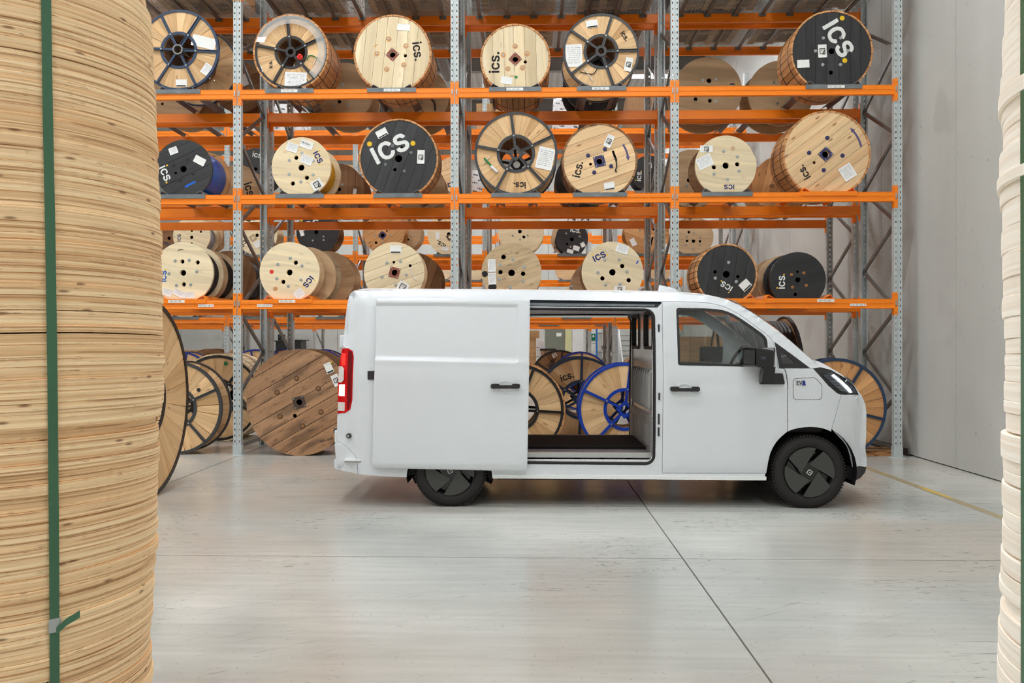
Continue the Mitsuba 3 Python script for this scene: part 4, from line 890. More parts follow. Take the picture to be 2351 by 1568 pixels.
def surf(poly, yf, h=.05, wall=.02, flip=False):
    """a panel: the (x, z) polygon laid on the skin y = yf(x, z), with returned edges"""
    vs, fs, n = [], [], 0
    x0, z0, x1, z1 = poly.bounds
    gx, gz = np.arange(math.floor(x0 / h) * h, x1 + h, h), np.arange(math.floor(z0 / h) * h, z1 + h, h)
    A, Bz = np.meshgrid(gx[:-1], gz[:-1]); A, Bz = A.ravel(), Bz.ravel()
    cells = shapely.box(A, Bz, A + h, Bz + h)
    shapely.prepare(poly)
    inside = shapely.contains(poly, cells)
    for a, b in zip(A[inside], Bz[inside]):
        vs.append([(a, b), (a + h, b), (a + h, b + h), (a, b + h)]); fs += [(n, n + 1, n + 2), (n, n + 2, n + 3)]; n += 4
    part = cells[~inside & shapely.intersects(poly, cells)]
    for g in shapely.intersection(part, poly):
        for q in getattr(g, 'geoms', [g]):
            if q.geom_type != 'Polygon' or q.area < 1e-9: continue
            v2, f2 = trimesh.creation.triangulate_polygon(q, engine='earcut')
            v2 = np.asarray(v2); f2 = np.asarray(f2)
            a, b, d = v2[f2[:, 0]], v2[f2[:, 1]], v2[f2[:, 2]]
            cr = (b[:, 0] - a[:, 0]) * (d[:, 1] - a[:, 1]) - (b[:, 1] - a[:, 1]) * (d[:, 0] - a[:, 0])
            f2 = np.where((cr < 0)[:, None], f2[:, ::-1], f2)[np.abs(cr) > 1e-12]
            vs.append(v2); fs += [tuple(t + n) for t in f2]; n += len(v2)
    p = np.vstack([np.asarray(v, float) for v in vs]); f = np.array(fs)
    u, inv = np.unique(np.round(p, 5), axis=0, return_inverse=True)
    f = inv.ravel()[f]; f = f[(f[:, 0] != f[:, 1]) & (f[:, 1] != f[:, 2]) & (f[:, 0] != f[:, 2])]
    V = np.column_stack([u[:, 0], yf(u[:, 0], u[:, 1]), u[:, 1]]); Fs = [f]; k = len(V); VV = [V]
    if wall:
        for g in getattr(poly, 'geoms', [poly]):
            g = shapely.geometry.polygon.orient(g)
            for r_ in [g.exterior] + list(g.interiors):
                r = np.asarray(LineString(r_.coords).segmentize(h / 2).coords)[:-1]; m = len(r)
                y = yf(r[:, 0], r[:, 1])
                VV += [np.column_stack([r[:, 0], y, r[:, 1]]), np.column_stack([r[:, 0], y + wall, r[:, 1]])]
                i = np.arange(m); j = (i + 1) % m
                Fs.append(np.vstack([np.stack([k + i, k + m + j, k + j], 1), np.stack([k + i, k + m + i, k + m + j], 1)])); k += 2 * m
    V, f = np.vstack(VV), np.vstack(Fs)
    if flip: V = V * [1, -1, 1] + [0, 2 * YC, 0]; f = f[:, ::-1]
    return V, f
def skin(off=0.0):
    return (lambda x, z: YV + toff(x, z) + off) if not callable(off) else (lambda x, z: YV + toff(x, z) + off(x, z))
V_ = thing('delivery_van', 'white electric delivery van with its side sliding door open, parked before the racks', 'van')
V_ = V_ + '__'
def vpart(name, poly, m='car_white', off=0.0, h=.05, wall=.02, label=None, smooth=35, flip=False, parent=None):
    return add((parent + '__' if parent else V_) + name, surf(poly, skin(off), h, wall, flip), m, smooth=smooth, label=label)
WF, WR = W(1857.3, 1085.5, 7.80), W(1033.5, 1082.5, 7.80)
WRAD = (EYE - 0) - 0; WRAD = .327
BOT_PX = [(1989, 1074), (1958, 1074), (1759, 1102), (1129, 1097), (933, 1096), (879, 1093.6), (822, 1088), (775.7, 1077.5)]
sil = Polygon(np.vstack([OUT, [VS(x, y)[[0, 2]] for x, y in BOT_PX]])).buffer(0)
archF = VP(smooth_px([(1750, 1120), (1760, 1076), (1766, 1043.6), (1775, 1024), (1783.6, 1011), (1795, 1000), (1808.6, 990), (1822, 985), (1837, 981.8), (1851, 980.2), (1865.7, 980), (1880, 981.2), (1894, 984.6), (1908, 990.5), (1919, 997), (1931, 1007), (1940.7, 1018.6), (1947, 1030), (1951, 1043.6), (1956.8, 1072), (1958, 1120)]))
archR = VP([(930, 1130), (934, 1085), (945, 1035), (970, 1005), (1005, 988), (1033, 984), (1062, 988), (1097, 1005), (1120, 1035), (1129, 1085), (1134, 1130)])
def roundpoly(p, r): return p.buffer(-r, quad_segs=6).buffer(2 * r, quad_segs=6).buffer(-r, quad_segs=6)
opening = roundpoly(VP([(1040, 707), (1501, 711), (1501.5, 1065), (1040, 1061)]), .075)
railcut = VP([(1040, 687), (1216, 688.3), (1519, 692.6), (1518.5, 697), (1510, 706), (1300, 704.2), (1040, 702)])
DOOR_PX = [(1520.5, 692.5), (1616, 694.2), (1645, 699), (1666, 705), (1701, 724), (1737, 751), (1766, 773), (1774, 783), (1778, 795), (1783, 820), (1786, 845.5), (1799, 846.5), (1803, 852), (1806, 866), (1808, 890), (1807, 897), (1807.3, 990.5), (1783, 1011), (1765.5, 1043.6), (1759.5, 1086.5), (1520.5, 1086)]
door = VP(smooth_px(DOOR_PX))
win = roundpoly(VP(smooth_px([(1552, 707), (1630, 708), (1658, 711.5), (1676, 717.5), (1694, 727), (1730, 751.5), (1750, 766), (1758, 774), (1761.5, 783), (1762.5, 800), (1763.5, 843), (1556.5, 838.5)], 2, 40)), .02)
quarter = VP([(1779, 786), (1859.5, 845.4), (1789.5, 845.4)])
qglass = roundpoly(VP([(1791, 810), (1800, 811), (1826.5, 834.8), (1796, 833.6)]), .008)
taill = roundpoly(VP([(785.5, 800.2), (799, 799.6), (809.6, 806), (812, 818.6), (808.5, 918.6), (804, 940), (793.6, 947.5), (775.2, 949.5), (776.8, 852)]), .008)
headl = VP([(1866, 846), (1884, 843), (1908, 849.5), (1941.5, 868.6), (1961, 886), (1971.5, 906), (1931, 904.5), (1922, 902), (1900, 884)])
fender = VP([(1787.5, 845.8), (1866, 845.8), (1901, 885), (1922, 903), (1931, 906), (1909, 985), (1905, 1006), (1850, 1006), (1808.8, 1006), (1808.8, 897), (1809.5, 890), (1807.5, 866), (1804.5, 852), (1800, 845.8)]).difference(archF)
rbump = VP([(768, 1015), (786, 1017.5), (800, 1030), (816, 1047), (819, 1055), (821.5, 1088), (821.5, 1095), (760, 1090)]).intersection(sil)
nose = VP([(1931.8, 906), (1972, 906.5), (2000, 925), (2000, 1072), (1957, 1072), (1951, 1043), (1940, 1018), (1910, 985)]).intersection(sil).difference(archF)
cut = shapely.union_all([archF, archR, opening, railcut, door.buffer(.003), headl, fender.buffer(.0025), rbump.buffer(.002), nose.buffer(.002), taill.buffer(.001), quarter.buffer(.002)])
body = sil.difference(cut)
vpart('body_side', max(body.geoms, key=lambda g: g.area) if body.geom_type != 'Polygon' else body, wall=.03, label='white body side with roof rail, sill and pillars')
# the far side, the same outline with its own opening
farbody = sil.difference(shapely.union_all([archF, archR, opening, win, headl, taill]))
vpart('far_body_side', farbody if farbody.geom_type == 'Polygon' else max(farbody.geoms, key=lambda g: g.area), wall=.03, flip=True, h=.08)
vpart('far_window', win, 'glass_tint', .012, h=.2, wall=0, flip=True)
add(V_ + 'far_headlamp', surf(headl, skin(.004), .1, .02, True), 'lamp_dark', smooth=35)
add(V_ + 'far_tail_lamp', surf(taill, skin(.0), .1, .02, True), 'red_lens', smooth=35)
# roof, screen, nose and tail: the outline carried across the body
def closure(name, i0, i1, m, crown, n=22, cuts=0):
    o = OUT[i0:i1 + 1]
    seg = []
    for a, b in zip(o[:-1], o[1:]):
        k = max(1, int(np.linalg.norm(b - a) / .12)); seg += [a + (b - a) * t / k for t in range(k)]
    o = np.array(seg + [o[-1]])
    t = np.gradient(o, axis=0); t /= np.linalg.norm(t, axis=1, keepdims=True); nrm = np.column_stack([-t[:, 1], t[:, 0]])
    yn = YV + toff(o[:, 0], o[:, 1]); half = YC - yn
    v = np.linspace(-1, 1, n + 1); v = np.sign(v) * (1 - (1 - np.abs(v)) ** 1.35)
    lift = crown * (1 - np.abs(v) ** 2.4)
    P = np.stack([o[:, None, 0] + nrm[:, None, 0] * lift, YC + half[:, None] * v[None], o[:, None, 1] + nrm[:, None, 1] * lift], -1)
    k = len(o); i, j = np.meshgrid(np.arange(k - 1), np.arange(n), indexing='ij'); w = n + 1
    q = np.stack([i * w + j, i * w + j + 1, (i + 1) * w + j + 1, (i + 1) * w + j], -1).reshape(-1, 4)[:, ::-1]
    return add(V_ + name, (P.reshape(-1, 3), np.vstack([q[:, [0, 1, 2]], q[:, [0, 2, 3]]])), m, smooth=True)
closure('rear_bumper_face', 0, 5, 'car_white', .03)
closure('rear_doors', 5, 15, 'car_white', .04)
closure('roof', 15, 25, 'car_white', .045)
closure('windscreen', 25, 31, 'glass_tint', .09)
closure('bonnet', 31, 34, 'car_white', .09)
closure('nose_face', 34, 42, 'car_white', .13)
# doors and panels of the near side
rec = roundpoly(VP([(760, 695.8), (1190, 699.8), (1190, 900), (760, 900)], -.085), .03)
slidepoly = roundpoly(VP([(863, 686.2), (1217, 685.9), (1214, 900), (1210.5, 1083.3), (854.3, 1075), (858, 900), (861, 820)], -.085), .006)
zr0, zr1 = VS(861, 826, -.085), VS(1186, 833, -.085)
zl = VS(1000, 1022, -.085)[2]; zb = VS(1000, 1066, -.085)[2]
def sst(t): t = np.clip(t, 0, 1); return t * t * (3 - 2 * t)
def doff(x, z):
    pts_ = shapely.points(x, z); d = np.where(shapely.contains(rec, pts_), shapely.distance(rec.exterior, pts_), 0)
    e = shapely.distance(slidepoly.exterior, pts_)
    zrid = zr0[2] + (zr1[2] - zr0[2]) * (x - zr0[0]) / (zr1[0] - zr0[0])
    r = .013 * sst(d / .011) * sst((z - zrid) / .026) - .004 * sst(1 - abs(z - zrid) / .05)
    return -.085 + r + .022 * np.clip(zl - z, 0, 1) + .30 * np.clip(zb - z, 0, 1) + .006 * np.clip(1 - e / .010, 0, 1) ** 2
sd = add(V_ + 'sliding_door', surf(slidepoly, skin(doff), .013, .045), 'car_white', smooth=35, label='white sliding door pushed back along the side')
winhole = win
def fdoff(x, z):
    zz = VS(1650, 893)[2]
    e = shapely.distance(door.exterior, shapely.points(x, z))
    return -.006 + .004 * np.clip((z - zz) / .05, -1, 1) * (z < zz + .3) + .25 * np.clip(VS(1650, 1066)[2] - z, 0, 1) * .5 + .005 * np.clip(1 - e / .012, 0, 1) ** 2
fd = add(V_ + 'front_door', surf(door.difference(win), skin(fdoff), .03, .03), 'car_white', smooth=35, label='white front door with a black-framed window')
vpart('window_seal', win.difference(win.buffer(-.021)), 'black_plastic', -.004, wall=.02, parent=fd)
vpart('window_glass', win.buffer(-.019), 'glass_tint', .010, h=.2, wall=0, smooth=True, parent=fd)
ff = vpart('front_fender', fender, off=-.002, h=.03, wall=.012)
vpart('nose_corner', nose, off=-.001, h=.03, wall=.012, label='white front bumper corner')
vpart('rear_bumper', rbump, off=-.012, h=.03, wall=.04)
qw = vpart('quarter_window', quarter.difference(qglass), 'black_plastic', .0, wall=.02, label='black triangle with a small quarter glass')
vpart('glass', qglass, 'glass_tint', .006, wall=0, smooth=True, parent=qw)
# seams drawn as narrow grooves
def seam(name, pxs, w=.0035, parent=None, off=-.003, m='under_black'):
    g = LineString([VS(x, y)[[0, 2]] for x, y in pxs]).buffer(w / 2, cap_style=2)
    return vpart(name, g, m, off, h=.05, wall=0, smooth=True, parent=parent)
flap = roundpoly(VP([(1820, 868), (1872, 867), (1887, 884), (1887.5, 918), (1820.5, 918)]), .035)
vpart('charge_flap', flap.buffer(-.004), off=-.0035, h=.04, wall=.004, parent=ff)
vpart('flap_gap', flap.difference(flap.buffer(-.0035)), 'under_black', -.0028, h=.05, wall=0, smooth=True, parent=ff)
# liner behind the panel gaps
add(V_ + 'gap_liner', surf(sil.buffer(-.03).difference(shapely.union_all([archF.buffer(.01), archR.buffer(.01), opening.buffer(.03), railcut, win.buffer(.005), qglass.buffer(.004), headl])), skin(.04), .1, 0), 'under_black', smooth=True)
# wheel arches, underbody
for nm, w_, r_ in (('front', WF, .415), ('rear', WR, .40)):
    for flip in (0, 1):
        pr = [(r_, .012), (r_, .34), (.0, .34)]
        v, f, uv = lathe(pr, 40); v = v + [w_[0], YV + .03, .335]; f = f[:, ::-1]
        keep = (v[f].mean(1)[:, 2] > .21); f = f[keep]
        if flip: v = v * [1, -1, 1] + [0, 2 * YC, 0]; f = f[:, ::-1]
        add(V_ + 'wheel_arch_liner', (v, f), 'under_black')
xr, xf = OUT[4][0], OUT[40][0]
add(V_ + 'underbody', cat(bx(WR[0] + .42, WF[0] - .42, YV + .10, 2 * YC - YV - .10, .24, .40), bx(xr + .16, WR[0] - .41, YV + .12, 2 * YC - YV - .12, .36, .46), bx(WF[0] + .41, xf - .08, YV + .25, 2 * YC - YV - .25, .26, .5), bx(WR[0] - .42, WF[0] + .42, YV + .40, 2 * YC - YV - .40, .27, .5)), 'under_black')
vl = VP([(1942.5, 1093.6), (1944, 1072), (1989, 1073.5), (1986, 1085), (1976, 1097), (1959, 1106)])
vpart('bumper_valance', vl, 'black_plastic', .0, h=.03, wall=.25)
add(V_ + 'valance_front', bx(VS(1972, 1085)[0] - .06, VS(1985, 1080)[0] - .02, YV + .3, 2 * YC - YV - .3, VS(1950, 1100)[2], VS(1980, 1075)[2]), 'black_plastic')
for pa in ([(936, 1078), (955, 1078), (951, 1090), (936, 1094)], [(1117, 1079), (1130, 1079), (1131, 1103), (1125, 1104), (1121, 1096)]):
    vpart('splash_guard', VP(pa), 'under_black', .03, wall=.15)
# sill strip below the doors
vpart('sill_strip', VP([(1131, 1089), (1759, 1094), (1758.6, 1102.6), (1131, 1098)]), 'white_satin', -.008, wall=.06)
# ---- wheels
def wheel(w_, flip):
    y0 = 7.79
    t = uniq_fast(V_ + 'wheel'); labels[t] = {'label': 'black tyre with a grey pinwheel cover' if not flip else 'black tyre on the far side'}
    R = WRAD
    M = np.array([[1, 0, 0, w_[0]], [0, 1 if not flip else -1, 0, y0 if not flip else 2 * YC - y0], [0, 0, 1, R - .004], [0, 0, 0, 1.0]])
    def wadd(n, m, mt, **k):
        v, f = m[0], m[1]
        CUR.append(M); kk = add(t + '__' + n, (v, f[:, ::-1] if flip else f), mt, **k); CUR.pop(); return kk
    prof = [(.218, .03), (.222, .006), (.235, -.004), (.262, -.008), (.290, -.004), (.308, .012), (.319, .026), (R - .004, .034)]
    for k in range(5):
        y = .04 + k * .028; prof += [(R, y), (R, y + .02), (R - .007, y + .022), (R - .007, y + .026)]
    prof += [(R, .182), (R - .006, .19), (.30, .205), (.22, .19)]
    wadd('tyre', lathe(prof, 72), 'rubber', smooth=40)
    if not flip:
        blocks = []
        for k in range(70):
            a = 2 * PI * k / 70; b = bx(R - .012, R + .001, .016, .034, -.0085, .0085)
            c, q = math.cos(a), math.sin(a); v = b[0] - [0, 0, 0]
            blocks.append((np.column_stack([v[:, 0] * c - v[:, 2] * q, v[:, 1] + (R - v[:, 0]) * .0, v[:, 0] * q + v[:, 2] * c]), b[1]))
        k_ = wadd('tread_blocks', cat(*blocks), 'rubber'); labels[k_] = {'label': 'shoulder tread blocks', 'kind': 'stuff'}
    wadd('rim', lathe([(.0, .06), (.06, .05), (.19, .06), (.205, .02), (.224, .008), (.226, .03)], 48), 'gloss_black', smooth=40)
    if not flip:
        Rc = .2215
        for k in range(4):
            a0, a1 = ANG(74.5 - 90 * k), ANG(147 - 90 * k); aa = np.linspace(a0, a1, 12); r0 = ANG(-90 * k)
            ix, iz = -.326 * Rc, -.025 * Rc
            pt = [(Rc * math.cos(a), Rc * math.sin(a)) for a in aa] + [(ix * math.cos(r0) - iz * math.sin(r0), ix * math.sin(r0) + iz * math.cos(r0))]
            wadd('cover_blade', slab(Polygon(pt).buffer(-.0015), -.012, .004), 'cover_grey')
        wadd('hub_cap', slab(rot2(sbox(-.075, -.075, .075, .075), ANG(34)), -.006, .03), 'gloss_black')
        s = .021
        lg = sbox(-s, -s, s, s).difference(sbox(-s * .78, -s * .78, s * .78, s * .78)).union(sbox(-s * .2, -s * .12, s * .55, s * .12)).difference(Polygon([(-s, s), (-s * .45, s), (-s, s * .45)])).union(LineString([(-s, s * .42), (-s * .42, s)]).buffer(s * .11, cap_style=2))
        wadd('hub_emblem', slab(rot2(lg, ANG(-36 if w_ is WF else 28)), -.008, -.0055), 'white_paint', label='white outlined emblem on the hub')
    return t
for w_ in (WF, WR):
    for fl in (0, 1): wheel(w_, fl)
# ---- lamps
hl = vpart('headlamp', headl, 'gloss_black', -.001, h=.03, wall=.03, label='dark headlamp with a bright light bar')
lens = roundpoly(VP([(1889, 862), (1910, 853), (1944, 875), (1959, 889), (1968, 903), (1934, 900), (1915, 886)]), .006)
vpart('lens', lens, 'lamp_dark', -.006, h=.03, wall=.006, parent=hl)
for k in range(7):
    a = (1909 + 3.8 * k, 876 + 3.5 * k)
    seam('lens_rib', [(a[0] - 4, a[1]), (a[0] + 16 - k, a[1])], .004, hl, -.010, 'steel_grey')
lb = roundpoly(VP([(1908, 861), (1914, 859.5), (1957.5, 900), (1951.5, 902)]), .003)
k = vpart('light_bar', lb, 'white_satin', -.013, h=.05, wall=.006, parent=hl, label='lit white light bar')
scene[k]['emitter'] = {'type': 'area', 'radiance': rgb(7, 7.4, 8)}
tl = vpart('tail_lamp', taill, 'red_lens', -.004, h=.03, wall=.03, label='tall red tail lamp, lit')
vpart('dark_edge', roundpoly(VP([(800, 803), (808, 808), (810, 820), (806.5, 916), (801.5, 938), (797, 942)]), .004), 'red_dark', -.007, h=.03, wall=.003, parent=tl)
k = vpart('lit_panel', roundpoly(VP([(785, 811), (794.5, 812), (793, 839), (782.5, 838)]), .003), 'red_lens', -.008, wall=.004, parent=tl, label='glowing red panel')
scene[k]['emitter'] = {'type': 'area', 'radiance': rgb(1.1, .05, .03)}
k = vpart('lit_panel', roundpoly(VP([(779, 882), (792, 882), (791.5, 910), (778, 909)]), .003), 'clear_lens', -.008, wall=.004, parent=tl, label='glowing warm white panel')
scene[k]['emitter'] = {'type': 'area', 'radiance': rgb(1.3, .85, .6)}
vpart('clear_panel', roundpoly(VP([(776.5, 923), (792, 923.5), (791.5, 943), (776, 943)]), .002), 'clear_lens', -.008, wall=.004, parent=tl)
vpart('side_marker', roundpoly(VP([(778.5, 841), (786, 840.5), (790.5, 847), (790, 872), (785, 878), (778, 878)]), .006), 'clear_lens', -.022, h=.02, wall=.02, parent=tl, label='clear raised marker lens')
# ---- handles, mirror, fittings
def handle(cx_, cy_, off, parent):
    P = VS(cx_, cy_, off); s = SC(cx_, P[1])
    with at(P[0], P[1], P[2]):
        k = add(parent + '__door_handle', slab(rrect(-.128, .128, -.020, .022, .016).difference(sbox(-.05, .0135, .055, .03).buffer(.004)), -.042, -.02), 'black_plastic', label='dark grey bar handle')
        add(k + '__mount', cat(slab(rrect(-.128, -.085, -.019, .021, .015), -.03, .012), slab(rrect(.085, .128, -.019, .021, .015), -.03, .012)), 'black_plastic')
        v, f, uv = lathe([(.075, -.001), (.066, .010), (.03, .022), (0, .024)], 28)
        add(k + '__bowl', (v * [.78, 1, .56] + [0, -.004, 0], f), 'white_satin', smooth=True)
handle(1160.5, 886.5, -.087, sd)
handle(1571.5, 893, -.008, fd)
def rounded_hull(pts3, r, n=10):
    import manifold3d as m3
    sp = m3.Manifold.sphere(r, n * 2)
    h = m3.Manifold.batch_hull([sp.translate(list(map(float, p))) for p in pts3]).to_mesh()
    return np.array(h.vert_properties)[:, :3], np.array(h.tri_verts)
def mirror(flip):
    q = [W(1704, 820, YV - .03), W(1738, 820, YV - .27), W(1778, 820, YV - .23), W(1779, 820, YV - .05)]
    zt, zb_ = W(1760, 798, YV - .2)[2], W(1760, 843, YV - .2)[2]
    r = .018
    pts3 = []
    for i, p in enumerate(q):
        c = np.mean([x[:2] for x in q], 0); d = p[:2] - c; d = p[:2] - d / np.linalg.norm(d) * r * 1.3
        for z in (zt - r - (.02 if i == 2 else 0), zb_ + r): pts3.append((*d, z))
    v, f = rounded_hull(pts3, r)
    a, b = q[0], q[1]
    def fin(v, f): return (v * [1, -1, 1] + [0, 2 * YC, 0], f[:, ::-1]) if flip else (v, f)
    k = add(V_ + ('far_mirror' if flip else 'mirror'), fin(v, f), 'gloss_black', smooth=35, label='black door mirror' if not flip else 'black far-side door mirror')
    d = (b - a)[:2]; n = np.array([d[1], -d[0]]) / np.linalg.norm(d); n = n if n[0] < 0 else -n
    e = []
    for t in (.14, .9):
        for z in (zb_ + .02, zt - .02): e.append((a[0] + d[0] * t + n[0] * .006, a[1] + d[1] * t + n[1] * .006, z))
    add(k + '__mirror_glass', fin(np.array(e), np.array([[0, 1, 3], [0, 3, 2]])), 'chrome')
    st = slab(VP([(1751, 842), (1777, 842), (1775, 862), (1764, 878), (1746, 878), (1748, 860)], -.1), YV - .14, YV - .04)
    add(k + '__stalk', fin(st[0] + [0, float(toff(2.1, 1.1)), 0], st[1]), 'gloss_black')
    bp = slab(roundpoly(VP([(1744.5, 857), (1796, 857), (1801, 878), (1801, 882), (1744.5, 882)], -.02), .008), YV - .03, YV + .02)
    add(k + '__base_plate', fin(bp[0] + [0, float(toff(2.1, 1.1)), 0], bp[1]), 'black_plastic')
    if not flip:
        tl_ = slab(rrect(*[W(x, 0, YV - .28)[0] for x in (1741, 1760)], *[W(1750, y, YV - .28)[2] for y in (825, 818.5)], .004), YV - .262, YV - .24)
        add(k + '__turn_lens', tl_, 'lamp_dark')
mirror(0); mirror(1)
P = VS(1837, 879, -.006)
with at(P[0], P[1], P[2]):
    k = add(ff + '__badge', slab(Polygon([(-.042, .022), (.038, .022), (.046, -.022), (-.036, -.022)]), -.004, 0), 'chrome', label='EV badge')
    add(k + '__lettering', text('EV', .030, 0, -.006, -.0045, 0), 'black_ink', label='letters EV')
    add(k + '__blue_edge', slab(Polygon([(.022, .022), (.040, .022), (.048, -.022), (.016, -.022)]), -.0052, -.0042), 'blue_steel')
P = VS(800.7, 1000.5, -.01)
with at(P[0], P[1], P[2]):
    k = add(V_ + 'door_stop', lathe([(0, -.03), (.013, -.028), (.022, -.014), (.024, .012)], 20), 'black_plastic', smooth=40, label='round black rubber stop')
    add(k + '__tip', lathe([(0, -.036), (.008, -.035), (.010, -.028)], 14), 'alu')
k = vpart('rail_end', roundpoly(VP([(844.5, 851.5), (862, 851.5), (862, 871.5), (844.5, 871.5)]), .008), 'black_plastic', -.012, wall=.02, label='black end cap of the slide rail')
for (x, y) in ((786, 784), (774.5, 1002)):
    P = VS(x + 4, y)
    k = add(V_ + 'rear_door_hinge', rounded_hull([(P[0] - .03, P[1] - .0, P[2] + .045), (P[0] - .03, P[1], P[2] - .045), (P[0] + .012, P[1] + .02, P[2] + .045), (P[0] + .012, P[1] + .02, P[2] - .045)], .012, 6), 'car_white', smooth=35)
P = VS(771, 990)
add(V_ + 'rear_buffer', tube([[P[0] - .03, P[1] + .06, P[2]], [P[0] + .06, P[1] + .06, P[2]]], .022, 14), 'black_plastic', smooth=40)
P = W(1529, 668, YC - .05)
add(V_ + 'roof_aerial', rounded_hull([(P[0] - .05, YC, P[2] + .05), (P[0] + .08, YC, P[2] + .02), (P[0] - .06, YC - .02, P[2] - .01), (P[0] - .06, YC + .02, P[2] - .01), (P[0] + .12, YC, P[2] - .01)], .012, 6), 'car_white', smooth=35)
# ---- the open doorway
zt = W(1350, 707, YV + .1)
add(V_ + 'slide_rail', surf(railcut.buffer(.012), skin(.05), .05, 0), 'lamp_dark', smooth=True)
vpart('rail_profile', VP([(1040, 692.5), (1300, 696), (1505, 698.5), (1503, 703.5), (1300, 702.5), (1040, 699)]), 'mill_steel', .03, wall=.02, label='grey metal slide rail above the doorway')
r_ = np.asarray(opening.buffer(-.001).exterior.segmentize(.04).coords)[:-1]
add(V_ + 'door_seal', tube(np.column_stack([r_[:, 0], YV + toff(r_[:, 0], r_[:, 1]) + .004, r_[:, 1]]), .0135, 8, closed=True), 'rubber', smooth=True, label='black rubber seal round the doorway')
def reveal(flip):
    q = np.asarray(opening.exterior.segmentize(.05).coords)[:-1]; m = len(q); y = YV + toff(q[:, 0], q[:, 1])
    v = np.vstack([np.column_stack([q[:, 0], y, q[:, 1]]), np.column_stack([q[:, 0], y * 0 + YV + .17, q[:, 1]])]); i = np.arange(m); j = (i + 1) % m
    f = np.vstack([np.stack([i, j, m + j], 1), np.stack([i, m + j, m + i], 1)])
    if flip: v = v * [1, -1, 1] + [0, 2 * YC, 0]
    add(V_ + ('far_doorway_frame' if flip else 'doorway_frame'), (v, f), 'white_satin')
reveal(0); reveal(1)
r2 = np.column_stack([r_[:, 0], 2 * YC - (YV + toff(r_[:, 0], r_[:, 1]) + .02), r_[:, 1]])
add(V_ + 'far_door_seal', tube(r2, .014, 8, closed=True), 'rubber', smooth=True)
ZFL = .478; XB = 1.125; XRR = OUT[6][0] + .08
prof = [(YV + .14, ZFL - .02)]
for k in range(30):
    y = YV + .14 + k * .052
    prof += [(y, ZFL), (y + .034, ZFL), (y + .040, ZFL - .007), (y + .047, ZFL - .007)]
prof += [(YV + .14 + 30 * .052, ZFL), (YV + .14 + 30 * .052, ZFL - .02)]
m = slab(Polygon(prof), XRR, XB)
add(V_ + 'load_floor', (np.column_stack([m[0][:, 1], m[0][:, 0], m[0][:, 2]]), m[1][:, ::-1]), 'van_floor', label='dark ribbed load floor')
add(V_ + 'floor_edge_trim', bx(XRR, XB - .02, YV + .125, YV + .145, ZFL - .042, ZFL + .004), 'alu', label='bright metal strip along the floor edge')
add(V_ + 'step_well', cat(bx(XRR, XB, YV + .20, YV + .22, .36, ZFL - .02), bx(XRR, XB, YV + .03, YV + .22, .40, .405)), 'under_black')
for k in range(5):
    x = -.02 + k * .235
    add(V_ + 'step_insert', bx(x, x + .2, YV + .17, YV + .198, .412, .442), 'lamp_dark')
add(V_ + 'step_rail', bx(XRR, XB, YV + .035, YV + .09, .395, .425), 'white_satin')
add(V_ + 'roof_liner', bx(XRR + .13, XB, YV + .17, 2 * YC - YV - .17, 1.782, 1.80), 'inner_pale', label='pale roof lining')
k = add(V_ + 'cargo_light', bx(-.9, .9, YV + .185, YV + .20, 1.70, 1.715), 'white_satin', label='slim light strip inside the header')
v4 = np.array([[-.9, YV + .201, 1.70], [.9, YV + .201, 1.70], [.9, YV + .19, 1.717], [-.9, YV + .19, 1.717]])
k2 = add(k + '__diffuser', (v4, np.array([[0, 2, 1], [0, 3, 2]])), 'white_satin')
scene[k2]['emitter'] = {'type': 'area', 'radiance': rgb(22, 23, 26)}
by0, by1 = YV + .12, 2 * YC - YV - .12
bh = sbox(by0, ZFL, by1, 1.785).difference(rrect(8.86, 9.42, 1.42, 1.752, .05)).difference(rrect(2 * YC - 9.42, 2 * YC - 8.86, 1.42, 1.752, .05))
m = slab(bh, XB, XB + .025)
yz = lambda m: (np.column_stack([m[0][:, 1], m[0][:, 0], m[0][:, 2]]), m[1][:, ::-1])
bk = add(V_ + 'bulkhead', yz(m), 'inner_gloss', label='glossy grey bulkhead behind the seats')
for a in (8.86, 2 * YC - 9.42):
    w_ = rrect(a, a + .56, 1.42, 1.752, .05)
    add(bk + '__window_seal', yz(slab(w_.buffer(.012).difference(w_.buffer(-.018)), XB - .012, XB + .03)), 'rubber')
    add(bk + '__window_glass', yz(slab(w_.buffer(-.01), XB + .012, XB + .0125, back=False)), 'glass_tint')
for k in range(9):
    y = by0 + .14 + k * .155
    add(bk + '__rib', tube([[XB, y, .86], [XB - .012, y, .90], [XB - .012, y, 1.18], [XB, y, 1.22]], .03, 10), 'inner_gloss', smooth=True)
add(bk + '__lower_panel', bx(XB - .03, XB, by0 + .01, by1 - .01, ZFL, .80), 'inner_grey')
for k in range(4):
    add(bk + '__lower_rib', bx(XB - .045, XB - .028, by0 + .1 + k * .37, by0 + .38 + k * .37, ZFL + .06, .72), 'inner_grey')
for (x, y, h_) in ((1512, 753, 17), (1513, 910, 16), (1512, 962, 24), (1511.5, 991, 20)):
    P = VS(x, y); s = SC(x, P[1])
    add(V_ + 'door_latch', bx(P[0] - .006, P[0] + .008, P[1] - .012, P[1] + .03, P[2] - h_ / s / 2, P[2] + h_ / s / 2), 'black_plastic')
